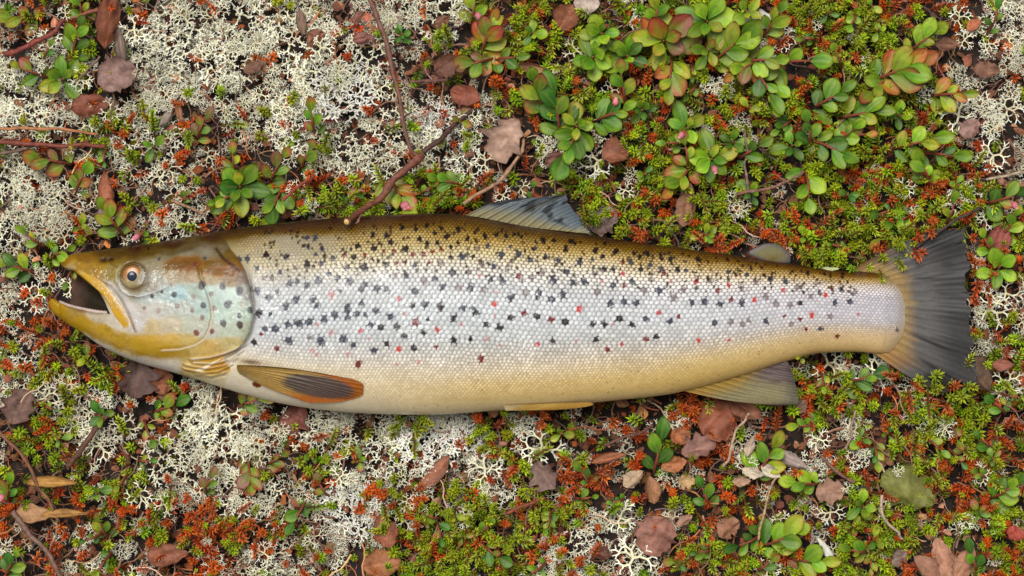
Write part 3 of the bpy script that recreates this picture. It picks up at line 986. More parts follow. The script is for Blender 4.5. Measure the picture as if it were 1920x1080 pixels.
# mouth lining, set back between the jaws
us_m = np.linspace(128, MC + 6, 30)
f_ = np.linspace(0, 1, 14)
Um = np.repeat(us_m[:, None], 14, 1)
Vm = (LIPU(us_m) - 4)[:, None] * (1 - f_) + (LIPL(us_m) + 4)[:, None] * f_
dep = 1 - sstep(150, 205, Um)
Wm = ZM(Um) - 12 - 26 * np.sin(np.pi * f_)[None, :] * (0.6 + 0.4 * dep) + 10 * (1 - dep)
ok = sstep(134, 165, Um + 0 * Vm)
cm_ = np.clip((lin((44, 36, 22)) * ok[..., None] + lin((96, 72, 60)) * (1 - ok[..., None])) / KL, .004, .8)
me = mesh_np("mouth_lining", F(Um, Vm, Wm).reshape(-1, 3), grid_quads(30, 14)[:, ::-1], None, cm_.reshape(-1, 3))
obj("mouth_lining", me, M_MOUTH, fish)
# gum ridge with small teeth along the lower jaw
us_t = np.linspace(112, 205, 60)
vt_ = LIPL(us_t) - 1.0
tb = []
ring = np.linspace(0, 2 * np.pi, 7)[:-1]
gw = surf(us_t, vt_) * 0 + ZM(us_t) + body_h(us_t, LIPL(us_t) + 3) * 0.62
Pg = np.stack([us_t[:, None] + 0 * ring, vt_[:, None] + 3.6 * np.cos(ring), gw[:, None] + 3.2 * np.sin(ring)], -1)
me = mesh_np("gum", F(Pg[..., 0], Pg[..., 1], Pg[..., 2]).reshape(-1, 3), grid_quads(60, 6, 0, True), None,
             np.tile(alb((196, 172, 166)), (360, 1)) * (0.8 + 0.4 * vnoise(Pg[..., 0].ravel() / 6, Pg[..., 1].ravel() / 6)[:, None]))
obj("gum", me, M_SKIN, fish)
tv, tf = [], []
for k, x in enumerate(np.linspace(120, 200, 15)):
    b = len(tv)
    y, w = LIPL(x) - 2, np.interp(x, us_t, gw)
    for a in range(4):
        tv.append((x + 1.5 * math.cos(a * 1.571), y + 1.0 * math.sin(a * 1.571), w + 1))
    tv.append((x + .6, y - 3.2, w + 2.0))
    tf += [(b + a, b + (a + 1) % 4, b + 4) for a in range(4)]
tv = np.array(tv)
obj("teeth", mesh_np("teeth", F(tv[:, 0], tv[:, 1], tv[:, 2]), None, tf, np.tile(alb((225, 215, 190)), (len(tv), 1)), False), M_SKIN, fish)

# hind gill plate: the round cover over the gills, standing off the body
GC = [(408, 512), (428, 512), (448, 512), (464, 522), (474, 545), (479, 572), (478, 598), (472, 620), (459, 640), (440, 650), (418, 656), (396, 650), (404, 630), (411, 600), (411, 572), (403, 545), (398, 526)]


def gc_col(u, v, rad):
    c, _ = skin(u, v)
    c = c * KL + 0.022
    e = (sstep(0.93, 1.0, rad) * 0.35 * sstep(420, 450, u))[:, None]
    return c * (1 - e) + lin((214, 216, 200)) * e


plate("gill_cover", GC, lambda u, v: surf(u, v) - 1.0, gc_col, M_SKIN, thick=5.0, dome=1.0, rings=34, per=150)

# eye
ec = np.array([257.0, 518.0])
ez = surf(ec[0], ec[1])


def dome(name, r, h, z0, colf, parent, squash=1.0, c=ec, n=40, m=12, drop=4.0):
    a = np.linspace(0, 2 * np.pi, n, endpoint=False)
    rr = np.linspace(0, 1, m)[1:]
    X = np.concatenate([[c[0]], (c[0] + r * rr[:, None] * np.cos(a)).ravel()])
    Y = np.concatenate([[c[1]], (c[1] + squash * r * rr[:, None] * np.sin(a)).ravel()])
    rad = np.concatenate([[0], np.repeat(rr, n)])
    Z = z0 + h * np.sqrt(np.clip(1 - rad ** 2, 0, 1)) - drop * (rad > 0.999)
    q = grid_quads(m - 1, n, 1, True)
    t = np.stack([np.zeros(n, int), 1 + np.arange(n), 1 + (np.arange(n) + 1) % n], 1)
    col = np.clip(colf(X, Y, rad) / KL, 0.003, 0.8)
    return obj(name, mesh_np(name, F(X, Y, Z), q, t, col), M_EYE, parent)


eye = dome("eye", 24, 6, ez - 2, lambda x, y, r: np.where((r > 0.86)[:, None], lin((58, 42, 26)), lin((150, 104, 64))), fish, 0.97, drop=10)


def iris_col(x, y, r):
    a = np.arctan2(y - ec[1], x - ec[0])
    lowf = sstep(-0.3, 0.9, np.sin(a))[:, None]
    c = lin((206, 140, 66)) * (1 - lowf) + lin((218, 192, 150)) * lowf
    rgt = (sstep(0.75, 1.0, np.cos(a)) * sstep(.62, .8, r))[:, None]
    c = c * (1 - rgt) + lin((150, 122, 122)) * rgt
    out = sstep(0.72, 1.0, r)[:, None] * 0.7
    c = c * (1 - out) + lin((150, 88, 40)) * out
    inn = (1 - sstep(.5, .62, r))[:, None] * 0.8
    c = c * (1 - inn) + lin((226, 200, 160)) * inn
    return 0.72 * c * (0.78 + 0.44 * vnoise(a * 7, r * 6, 3.0))[:, None]


dome("iris", 20.5, 3.5, ez + 2.2, iris_col, eye, 0.97, drop=4)
pu = ec + np.array([-1.5, 0.0])
dome("pupil", 10.5, 2.6, ez + 4.6, lambda x, y, r: lin((40, 48, 62)) * np.ones((len(x), 1)) * np.where(r > .8, .7, 1.15)[:, None], eye, 1.0, c=pu, n=28, m=8, drop=3)


def fin(name, base, tip, zf, colf, nrays, ns=90, nr=46, ridge=1.2, thick=1.6, cut=None, ragged=0.0, seed=0, bend=None, split=0.5):
    """A fin: rays fan from the base line to the tip line; ridged membrane with two faces."""
    b, t = polyline(base, ns), polyline(tip, ns)
    r = np.linspace(0, 1, nr)
    s = np.linspace(0, 1, ns)
    L = np.ones(ns)
    if ragged:
        L = 1 - ragged * (vnoise(s * nrays * 1.3, s * 0, seed) ** 2 + 0.5 * vnoise(s * nrays * 3.7, s * 0 + 3, seed))
    P = b[:, None, :] + (t - b)[:, None, :] * (r[None, :, None] * L[:, None, None])
    if bend is not None:
        P = P + bend(s[:, None] + 0 * r, r[None, :] + 0 * s[:, None])
    S, Rr = np.meshgrid(s, r, indexing='ij')
    ph = S * nrays * 2 * np.pi
    fork = sstep(split - .15, split + .15, Rr)
    rg = ridge * (np.cos(ph) * (1 - fork) + np.cos(2 * ph) * 0.7 * fork) * (1 - 0.5 * Rr)
    Z = zf(P[..., 0], P[..., 1], S, Rr)
    zt = Z + rg
    th = thick * (1 - 0.75 * Rr)
    Vf = np.concatenate([F(P[..., 0], P[..., 1], zt).reshape(-1, 3), F(P[..., 0], P[..., 1], Z - th).reshape(-1, 3)])
    q = grid_quads(ns, nr)
    if cut is not None:
        sc_, rc_ = (S[:-1, :-1] + S[1:, 1:]) / 2, (Rr[:-1, :-1] + Rr[1:, 1:]) / 2
        q = q[~cut(sc_, rc_).ravel()]
    N = ns * nr
    tp = np.arange(ns - 1) * nr + nr - 1
    w1 = np.stack([tp, tp + nr, tp + nr + N, tp + N], 1)
    e0, e1 = np.arange(nr - 1), (ns - 1) * nr + np.arange(nr - 1)
    w2 = np.stack([e0, e0 + 1, e0 + 1 + N, e0 + N], 1)
    w3 = np.stack([e1, e1 + 1, e1 + 1 + N, e1 + N], 1)
    rayc = 0.5 + 0.5 * (np.cos(ph) * (1 - fork) + np.cos(2 * ph) * fork)
    col = np.clip(colf(P[..., 0], P[..., 1], S, Rr, rayc) / KL, 0.004, 0.8).reshape(-1, 3)
    me = mesh_np(name, Vf, np.concatenate([q, q[:, ::-1] + N, w1, w2, w3]), None, np.concatenate([col, col]))
    return obj(name, me, M_FIN, fish)


def mix3(a, b, t):
    return a * (1 - t[..., None]) + b * t[..., None]


ONE = lambda x: np.ones(x.shape + (1,))


def tail_col(x, y, S, R, ray):
    c = mix3(lin((176, 144, 88)) * ONE(x), lin((104, 101, 98)) * ONE(x), sstep(.06, .34, R + 0.2 * (fbm(S * 30, R * 3, 2.0) - .5)))
    c = mix3(c, lin((70, 68, 67)) * ONE(x), sstep(.35, .8, R))
    br = (1 - sstep(.0, .12, S)) * (1 - sstep(.35, .6, R))
    c = mix3(c, lin((112, 78, 26)) * ONE(x), br * .8)
    lo = sstep(.78, .95, S) * (1 - sstep(.2, .5, R))
    c = mix3(c, lin((186, 134, 68)) * ONE(x), lo * .6)
    tipb = sstep(.86, .95, S) * sstep(.62, .8, R + .1 * (fbm(S * 20, R * 6, 8.) - .5))
    c = mix3(c, lin((64, 42, 26)) * ONE(x), tipb * .85)
    c = c * (0.88 + 0.17 * ray * (1 - .6 * R) + 0.26 * (fbm(S * 60, R * 5, 5.0) - .5))[..., None]
    for (s0, r0, ls, lr, k) in ((.13, .62, .012, .12, .8), (.2, .72, .014, .16, .8), (.36, .45, .007, .16, .9), (.45, .72, .006, .16, .7), (.30, .75, .02, .07, .5), (.72, .45, .010, .28, .9),
                                (.84, .55, .011, .25, .9), (.92, .72, .03, .16, .8), (.16, .45, .006, .2, .6), (.57, .55, .005, .2, .35), (.65, .8, .005, .14, .5), (.25, .5, .006, .2, .5)):
        m_ = np.exp(-((S - s0 - .03 * (R - r0)) / ls) ** 2 - ((R - r0) / lr) ** 4) * k
        c = mix3(c, lin((34, 32, 34)) * ONE(x), m_)
    return c


tail_cut = lambda s, r: ((np.abs(s - .85 - .05 * (r - .8)) < .008 * sstep(.74, .95, r)) | (np.abs(s - .13) < .008 * sstep(.8, 1, r)) | (np.abs(s - .44) < .004 * sstep(.86, 1, r))
                         | (np.abs(s - .93) < .012 * sstep(.7, .95, r)) | (np.abs(s - .22) < .005 * sstep(.85, 1, r)) | (np.abs(s - .62) < .004 * sstep(.88, 1, r)))
fin("tail_fin", [(1596, 507), (1640, 512), (1672, 524), (1682, 560), (1684, 600), (1676, 640), (1658, 658), (1640, 662)],
    [(1757, 429), (1828, 424), (1827, 468), (1824, 530), (1824, 590), (1832, 650), (1842, 700), (1828, 733), (1768, 738)],
    lambda x, y, S, R: ZM(x) - 2 + 6 * (1 - R) * np.sin(np.pi * np.clip(S, 0, 1)) + 5 * np.sin(S * 11 + R * 2) * R - 10 * R * (S - .5) ** 2 * 4 + 3 * np.sin(S * 40) * R * R,
    tail_col, 19, ns=230, nr=60, ridge=0.8, thick=2.4, cut=tail_cut, ragged=0.085, seed=3,
    bend=lambda s, r: np.stack([0 * s, 9 * np.sin(np.pi * r) * (s - .45)], -1))


def dorsal_col(x, y, S, R, ray):
    c = mix3(lin((150, 140, 100)) * ONE(x), lin((112, 122, 126)) * ONE(x), sstep(.06, .4, R))
    c = mix3(c, lin((88, 100, 108)) * ONE(x), sstep(.5, 1, R) * sstep(.2, .6, S))
    c = mix3(c, lin((176, 166, 122)) * ONE(x), sstep(.80, .95, S) * (1 - sstep(.7, 1, R)) * .7)
    st = sstep(.50, .66, fbm(S * 17 + R * 1.5, R * 4.2, 12.0)) * sstep(.25, .4, R)
    c = mix3(c, lin((30, 34, 38)) * ONE(x), st * .92)
    b2 = np.exp(-((S - .34 - .06 * R) / .04) ** 2) * sstep(.2, .35, R) * (1 - sstep(.9, 1, R))
    c = mix3(c, lin((62, 52, 36)) * ONE(x), b2 * .8)
    return c * (0.82 + 0.36 * ray)[..., None]


fin("dorsal_fin", [(872, 404), (900, 408), (940, 416), (1000, 427), (1060, 434), (1100, 438)],
    [(1000, 371), (1066, 363), (1070, 384), (1086, 405), (1102, 428), (1112, 440)],
    lambda x, y, S, R: ZM(x) + 10 * (1 - R) + 8 * np.sin(S * 9) * R * .6 + 2, dorsal_col, 12, ns=120, nr=44, ridge=2.0, ragged=.05, seed=8,
    bend=lambda s, r: np.stack([0 * s, -10 * np.sin(np.pi * r) * (1 - s)], -1))


def pect_col(x, y, S, R, ray):
    ex = ((x - 602) * .985 + (y - 722) * .17) / 74
    ey = (-(x - 602) * .17 + (y - 722) * .985) / 22
    e = ex ** 2 + ey ** 2
    c = mix3(lin((188, 152, 80)) * ONE(x), lin((174, 96, 24)) * ONE(x), sstep(.55, .85, R + .1 * (fbm(S * 12, R * 8, 2.) - .5)))
    c = mix3(c, lin((198, 176, 122)) * ONE(x), (1 - sstep(.15, .4, R)) * sstep(.5, .8, S) * .7)
    c = mix3(c, lin((112, 88, 20)) * ONE(x), (1 - sstep(.05, .17, S)) * sstep(.05, .2, R) * (1 - sstep(.8, .95, R)) * .85)
    g = 1 - sstep(.55, 1.1, e + .3 * (fbm(x / 12, y / 5, 9.) - .5))
    c = mix3(c, lin((98, 84, 78)) * ONE(x), g * .95)
    return c * (0.66 + 0.58 * ray * (0.4 + .6 * g) + .25 * (1 - g))[..., None]


fin("pectoral_fin", [(452, 682), (451, 687), (452, 692), (455, 698)],
    [(640, 703), (672, 710), (685, 720), (684, 735), (664, 746), (630, 752), (590, 753), (550, 741)],
    lambda x, y, S, R: surf(x, np.minimum(y, BOT(x) - 26)) + 5 + 5 * np.sin(np.pi * R) + 2 * np.sin(S * 9) * R, pect_col, 13, ns=120, nr=60, ridge=1.8, thick=3.0, split=.6,
    bend=lambda s, r: np.stack([0 * s, -5 * np.sin(np.pi * r) * (1 - s) + 3 * np.sin(np.pi * r) * s], -1))


def anal_col(x, y, S, R, ray):
    c = mix3(lin((176, 142, 66)) * ONE(x), lin((152, 142, 104)) * ONE(x), sstep(.1, .4, R))
    c = mix3(c, lin((122, 106, 104)) * ONE(x), sstep(.42, .75, S + .1 * (fbm(S * 9, R * 5, 3.) - .5)) * sstep(.03, .2, R))
    c = mix3(c, lin((84, 80, 74)) * ONE(x), sstep(.72, 1, R) * .8)
    st = sstep(.54, .68, fbm(S * 22, R * 2.5, 17.)) * sstep(.35, .6, S) * .6
    c = mix3(c, lin((84, 62, 62)) * ONE(x), st)
    return c * (0.82 + 0.3 * ray)[..., None]


fin("anal_fin", [(1278, 732), (1320, 720), (1380, 704), (1430, 688), (1474, 674)],
    [(1470, 760), (1500, 757), (1499, 738), (1492, 712), (1484, 690), (1478, 678)],
    lambda x, y, S, R: ZM(x) - 4 + 8 * (1 - R) + 4 * np.sin(S * 8) * R, anal_col, 11, ns=110, nr=44, ridge=1.6, ragged=.03, seed=5,
    bend=lambda s, r: np.stack([0 * s, 6 * np.sin(np.pi * r) * (1 - s)], -1))


def adi_col(u, v, rad):
    c = mix3(lin((122, 114, 72)) * ONE(u), lin((104, 96, 94)) * ONE(u), sstep(.55, .95, rad))
    g = np.exp(-((u - 1448) / 14) ** 2 - ((v - 485) / 8) ** 2)
    return mix3(c, lin((116, 96, 32)) * ONE(u), g * .8) * (.85 + .3 * vnoise(u / 9, v / 6, 2.))[..., None]


plate("adipose_fin", [(1403, 474), (1418, 463), (1440, 456), (1458, 458), (1474, 468), (1483, 482), (1482, 492), (1462, 494), (1430, 488)],
      lambda u, v: ZM(u) + 4, adi_col, M_FIN, thick=1.6, dome=0.8)


def pel_col(x, y, S, R, ray):
    c = mix3(lin((204, 168, 84)) * ONE(x), lin((176, 132, 40)) * ONE(x), sstep(.3, .8, R))
    return mix3(c, lin((224, 206, 160)) * ONE(x), 1 - sstep(.0, .3, R)) * (.85 + .25 * ray)[..., None]


fin("pelvic_fin", [(946, 757), (946, 762), (948, 768)], [(1104, 752), (1112, 756), (1098, 761), (1040, 767)],
    lambda x, y, S, R: ZM(x) + body_h(x, np.minimum(y, BOT(x) - 8)) + 5, pel_col, 7, ns=50, nr=40, ridge=1.2)

# ------------------------------------------------------------------ plants: prototypes
def tube(path, rad, sides=6, bumps=0.0, seed=0):
    """Closed tube along a 3-D path."""
    p = np.asarray(path, float)
    n = len(p)
    t = np.gradient(p, axis=0)
    Rm = rot_from(t)
    rad = np.broadcast_to(np.asarray(rad, float), (n,))
    a = np.linspace(0, 2 * np.pi, sides, endpoint=False)
    rr = np.repeat(rad[:, None], sides, 1)
    if bumps:
        rr = rr * (1 + bumps * (vnoise(np.arange(n)[:, None] * 0.9 + 0 * a, a[None] * 2 + 0 * rr, seed) - .5) * 2)
    ring = np.einsum('nij,njk->nik', Rm[:, :, :2], np.stack([rr * np.cos(a), rr * np.sin(a)], 1))
    V = (p[:, :, None] + ring).transpose(0, 2, 1).reshape(-1, 3)
    q = grid_quads(n, sides, 0, True)
    caps = [(i, (i + 1) % sides, len(V)) for i in range(sides)]
    caps = [(b, a_, c) for a_, b, c in caps]
    e = (n - 1) * sides
    caps += [(e + i, e + (i + 1) % sides, len(V) + 1) for i in range(sides)]
    V = np.concatenate([V, p[:1], p[-1:]])
    return V, q, np.array(caps)


def lichen_proto(seed, dense):
    """Branching reindeer-lichen cushion, about 1 unit in radius: three-sided tapering branches."""
    r = np.random.default_rng(seed)
    segs = []

    def grow(p, d, L, w, lev):
        e = p + d * L
        e[2] = max(e[2], 0.02)
        segs.append((p, e, w, w * 0.82, lev))
        if lev == 0:
            for _ in range(2):
                dd = d + r.normal(0, .75, 3)
                dd /= np.linalg.norm(dd)
                segs.append((e, e + dd * L * 0.5, w * 0.8, w * 0.3, -1))
            return
        k = 2 if r.random() < (0.72 if dense else 0.85) else 3
        ph = r.uniform(0, 6.3)
        for i in range(k):
            a = ph + i * 2 * math.pi / k
            s = np.array([math.cos(a), math.sin(a), 0.15])
            s = s - d * s.dot(d)
            s /= np.linalg.norm(s) + 1e-6
            sp = r.uniform(.55, 1.0)
            dd = d + s * sp + np.array([0, 0, 0.10 if dense else -0.02])
            dd /= np.linalg.norm(dd)
            grow(e, dd, L * r.uniform(.66, .92), w * 0.80, lev - 1)

    if dense:
        for i in range(17):
            a = i * 2.4
            rr = 0.72 * math.sqrt((i + .5) / 17)
            b = np.array([rr * math.cos(a), rr * math.sin(a), 0.0])
            d = np.array([b[0] * .9, b[1] * .9, 1.0]) + r.normal(0, .18, 3)
            grow(b, d / np.linalg.norm(d), .20, .046, 2 if i % 2 else 3)
    else:
        for i in range(4):
            a = i * 1.57 + r.uniform(-.5, .5)
            d = np.array([math.cos(a), math.sin(a), r.uniform(.25, .8)])
            grow(np.array([0, 0, .04]), d / np.linalg.norm(d), .34, .062, 3)
    P0 = np.array([s[0] for s in segs])
    P1 = np.array([s[1] for s in segs])
    w0 = np.array([s[2] for s in segs])
    w1 = np.array([s[3] for s in segs])
    lv = np.array([s[4] for s in segs])
    Rm = rot_from(P1 - P0, r.uniform(0, 6, len(segs)))
    a = np.array([0, 2.094, 4.189])
    cs = np.stack([np.cos(a), np.sin(a)])
    r0 = np.einsum('nij,jk->nki', Rm[:, :, :2], cs)
    V = np.concatenate([P0[:, None] + r0 * w0[:, None, None], P1[:, None] + r0 * w1[:, None, None]], 1)
    q = np.array([[0, 1, 4, 3], [1, 2, 5, 4], [2, 0, 3, 5]])
    Q = (np.arange(len(segs))[:, None, None] * 6 + q).reshape(-1, 4)
    hz = V[..., 2]
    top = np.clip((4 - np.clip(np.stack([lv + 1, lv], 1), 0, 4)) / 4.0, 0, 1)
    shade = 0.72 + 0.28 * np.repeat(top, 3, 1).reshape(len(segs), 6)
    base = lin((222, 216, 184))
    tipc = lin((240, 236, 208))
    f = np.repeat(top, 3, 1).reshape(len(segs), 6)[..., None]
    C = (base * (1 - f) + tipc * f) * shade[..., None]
    return V.reshape(-1, 3), Q, C.reshape(-1, 3)


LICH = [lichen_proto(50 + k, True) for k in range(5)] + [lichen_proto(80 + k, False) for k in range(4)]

NEEDLE_V = np.array([[0, 0, 0], [.42, .155, -.02], [.42, -.155, -.02], [.45, 0, .11], [1, 0, 0.02]])
NEEDLE_T = np.array([[0, 3, 1], [0, 2, 3], [1, 3, 4], [3, 2, 4], [0, 1, 2], [1, 4, 2]])


def shoot_proto(seed, n=30, L=1.0, length=0.40, tilt0=1.25, red=0.0):
    """Crowberry shoot, needles whorled up a short stem (unit: stem 1 long)."""
    r = np.random.default_rng(seed)
    V, T, C = [], [], []
    bend = r.uniform(-.25, .25, 2)
    low, mid, tip = ((108, 50, 28), (186, 74, 22), (226, 112, 46)) if red > .5 else ((84, 80, 20), (112, 138, 20), (190, 200, 46))
    low, mid, tip = lin(low), lin(mid), lin(tip)
    for i in range(n):
        t = (i + .5) / n
        h = 0.25 + 0.75 * t
        a = i * 2.39996 + r.uniform(-.25, .25)
        el = tilt0 * (1 - 0.72 * t ** 2.2) + r.uniform(-.15, .15)     # angle from the stem
        d = np.array([math.sin(el) * math.cos(a), math.sin(el) * math.sin(a), math.cos(el)])
        Rm = rot_from(d[None], 0)[0]
        z = np.array([0, 0, 1.0]) - d * d[2]
        z = z / (np.linalg.norm(z) + 1e-6)
        y = np.cross(z, d)
        M = np.stack([d, y, z], 1)
        l = length * r.uniform(.8, 1.15) * (1 - 0.25 * t)
        v = NEEDLE_V * np.array([l, l * 1.0, l]) @ M.T + np.array([bend[0] * h * h, bend[1] * h * h, h])
        V.append(v)
        T.append(NEEDLE_T + 5 * i)
        c0 = low * (1 - t) + mid * t
        c1 = mid * (1 - t) + tip * t
        c = np.stack([c0 * .8, c0 * .5 + c1 * .5, c0 * .5 + c1 * .5, c1, c1 * 1.1])
        C.append(c * r.uniform(.8, 1.2))
    hs_ = np.linspace(0, .98, 5)
    tv, tq, tt = tube(np.stack([bend[0] * hs_ ** 2, bend[1] * hs_ ** 2, hs_], 1), np.linspace(.045, .03, 5), 4)
    o = 5 * n
    T2 = np.concatenate([tq[:, [0, 1, 2]], tq[:, [0, 2, 3]], tt]) + o
    V.append(tv)
    C.append(np.tile(lin((110, 58, 36)), (len(tv), 1)))
    return np.concatenate(V), np.concatenate(T + [T2]), np.concatenate(C)


GREEN = [shoot_proto(200 + k, n=20 + 2 * (k % 4), tilt0=1.2 + .12 * (k % 3), length=.42 + .05 * (k % 3)) for k in range(6)]
REDS = [shoot_proto(300 + k, n=18 + 2 * (k % 3), tilt0=1.2 + .12 * (k % 3), red=1.0, length=.42 + .04 * (k % 3)) for k in range(4)]
# sparse crowberry twigs that lie along the ground
LONGG = [shoot_proto(230 + k, n=34, length=.27, tilt0=1.15) for k in range(4)]
LONGR = [shoot_proto(330 + k, n=30, length=.25, tilt0=1.15, red=1.0) for k in range(3)]
PROTOS = {'g': GREEN, 'r': REDS, 'G': LONGG, 'R': LONGR}


class Heap:
    """Collects copies of prototypes into one mesh."""

    def __init__(self):
        self.V, self.F, self.C, self.n = [], [], [], 0
        self.k = None

    def add(self, proto, M, pos, tint):
        """M (N,3,3) includes the scale, pos (N,3), tint (N,3)."""
        V, Fc, C = proto
        N = len(pos)
        if N == 0:
            return
        vv = np.einsum('nij,vj->nvi', M, V) + pos[:, None]
        cc = C[None] * tint[:, None]
        ff = Fc[None] + (self.n + np.arange(N) * len(V))[:, None, None]
        self.V.append(vv.reshape(-1, 3).astype(np.float32))
        self.C.append(np.clip(cc / KV, .003, .8).reshape(-1, 3).astype(np.float32))
        self.F.append(ff.reshape(-1, Fc.shape[1]).astype(np.int32))
        self.n += N * len(V)

    def build(self, name, mat, smooth=False):
        Fc = np.concatenate(self.F)
        kw = dict(quads=Fc) if Fc.shape[1] == 4 else dict(tris=Fc)
        me = mesh_np(name, np.concatenate(self.V), col=np.concatenate(self.C), smooth=smooth, **kw)
        return obj(name, me, mat)


# ------------------------------------------------------------------ named plants, leaves and twigs: where they stand in the photo
# sprigs: x, y, radius, leaves, colours, direction in degrees (None = rosette seen from above), flowers
# colours: g green, d dark green, y yellow green, b bright green, r green going red, o orange, p purplish
SPRIGS = [
    (40, 32, 42, 5, 'ryr', 180, 0), (143, 70, 42, 6, 'gdg', 70, 0), (86, 98, 26, 4, 'dg', 60, 0), (52, 132, 38, 4, 'ryg', 160, 0), (114, 148, 46, 7, 'gyg', None, 0), (150, 8, 34, 5, 'yg', 100, 0),
    (378, 236, 34, 5, 'rpg', 60, 0), (437, 300, 30, 4, 'ry', 95, 0), (450, 350, 58, 9, 'gdgy', None, 0), (520, 312, 42, 5, 'gpr', 60, 0), (512, 388, 46, 7, 'gdg', 250, 0), (574, 292, 34, 4, 'gr', 60, 0),
    (420, 372, 38, 5, 'gy', 200, 0), (585, 222, 32, 5, 'grg', 95, 0), (92, 300, 42, 5, 'rpr', 170, 0), (150, 338, 34, 5, 'rgo', 60, 0), (208, 410, 42, 6, 'ryrg', 120, 0), (30, 500, 40, 6, 'gdy', 160, 0),
    (112, 474, 30, 4, 'bg', 20, 0), (128, 518, 24, 3, 'gy', 250, 0), (58, 446, 30, 4, 'yg', 140, 0), (750, 368, 46, 7, 'yryo', 300, 2), (838, 340, 38, 6, 'gdg', 170, 0), (915, 62, 52, 8, 'oyro', 70, 0),
    (890, 118, 44, 6, 'rpg', 200, 0), (955, 108, 32, 4, 'gd', 0, 0), (888, 16, 36, 5, 'gy', 80, 1), (1008, 172, 46, 6, 'yrg', 110, 0), (1044, 206, 56, 7, 'dgd', 100, 0), (1082, 236, 40, 6, 'yby', None, 0),
    (1068, 274, 48, 7, 'dgg', 240, 0), (1150, 212, 42, 6, 'gdg', 20, 1), (1128, 62, 40, 8, 'bgb', None, 0), (1112, 106, 46, 9, 'gbg', None, 0), (1176, 104, 42, 8, 'gbd', None, 0), (1168, 160, 44, 5, 'ygr', 100, 0),
    (1244, 76, 58, 9, 'royyp', None, 0), (1256, 146, 46, 6, 'yroy', 260, 0), (1232, 20, 46, 7, 'gyb', 80, 0), (1326, 40, 48, 8, 'bgy', None, 0), (1372, 86, 50, 8, 'ybg', 40, 0), (1330, 92, 32, 6, 'gyr', None, 0),
    (1394, 128, 44, 6, 'yobp', 210, 0), (1432, 112, 46, 6, 'bgy', 0, 0), (1436, 160, 40, 5, 'gdg', 300, 0), (1500, 114, 46, 3, 'gb', 0, 0), (1290, 240, 38, 7, 'gby', None, 1), (1334, 298, 44, 8, 'gyb', None, 1),
    (1288, 288, 32, 4, 'yr', 100, 0), (1262, 268, 26, 4, 'g', 180, 0), (1276, 336, 44, 6, 'gyro', 230, 0), (1374, 266, 34, 6, 'dgd', None, 0), (1410, 282, 32, 5, 'gd', 30, 0), (1454, 180, 34, 4, 'gb', 280, 0),
    (1734, 74, 40, 7, 'byb', 40, 0), (1690, 130, 62, 9, 'yogro', 20, 0), (1648, 160, 40, 5, 'gyr', 220, 0), (1788, 176, 38, 6, 'yoy', 0, 0), (1560, 182, 42, 6, 'gdg', 30, 0), (1620, 212, 46, 7, 'gyg', 10, 0),
    (1518, 244, 34, 5, 'gd', 100, 0), (1560, 278, 42, 6, 'dgg', 330, 0), (1486, 272, 30, 5, 'gd', None, 0), (1516, 354, 40, 4, 'gb', 270, 0), (1612, 252, 26, 3, 'or', 0, 0), (1726, 266, 46, 6, 'gby', 15, 0),
    (1772, 290, 36, 5, 'gd', 350, 0), (1734, 318, 34, 5, 'bg', 120, 0), (1786, 394, 28, 3, 'by', 80, 0), (1890, 370, 36, 5, 'gdr', 20, 1), (1896, 420, 40, 5, 'bg', 60, 0), (1876, 498, 44, 6, 'bgb', None, 0),
    (1852, 458, 30, 4, 'gb', 120, 0), (186, 778, 32, 5, 'dg', None, 0), (312, 764, 38, 5, 'rdr', 20, 0), (278, 812, 30, 4, 'yrg', 300, 0), (468, 892, 40, 7, 'rpr', 280, 0), (390, 906, 28, 4, 'gp', 60, 0),
    (470, 754, 36, 5, 'rgr', 20, 0), (604, 916, 26, 3, 'pr', 120, 0), (558, 966, 34, 4, 'gd', 240, 0), (1234, 850, 54, 5, 'dgd', 80, 0), (1322, 928, 36, 4, 'gd', 110, 0), (1440, 860, 48, 6, 'gby', 60, 0),
    (1400, 1018, 38, 5, 'dg', 200, 0), (1508, 906, 36, 5, 'bg', 170, 0), (1616, 826, 26, 4, 'gb', None, 0), (1664, 812, 22, 3, 'gd', None, 0), (1620, 952, 38, 6, 'gb', None, 0), (1470, 1008, 54, 7, 'bgy', 30, 0),
    (1520, 1052, 46, 6, 'byg', 0, 0), (1622, 708, 38, 6, 'gdg', 20, 0), (1502, 668, 22, 5, 'yb', None, 0), (1892, 916, 44, 7, 'gbd', 40, 0), (1826, 1052, 36, 5, 'dg', 110, 0), (20, 1058, 34, 5, 'gd', 60, 0),
    (14, 920, 30, 5, 'gdr', 80, 1), (190, 990, 28, 5, 'gyr', 110, 0), (170, 1010, 22, 4, 'gd', 200, 0), (1000, 362, 20, 3, 'gd', 90, 0), (268, 436, 24, 4, 'gp', 60, 1), (1868, 30, 26, 4, 'gd', 80, 0),
    (1690, 412, 30, 5, 'gb', 200, 0), (1590, 250, 30, 5, 'bg', 40, 0), (1450, 40, 38, 7, 'ygy', 60, 0), (1400, 20, 34, 6, 'by', None, 0), (1204, 206, 30, 6, 'gd', None, 0), (1410, 360, 26, 5, 'gd', None, 0),
]
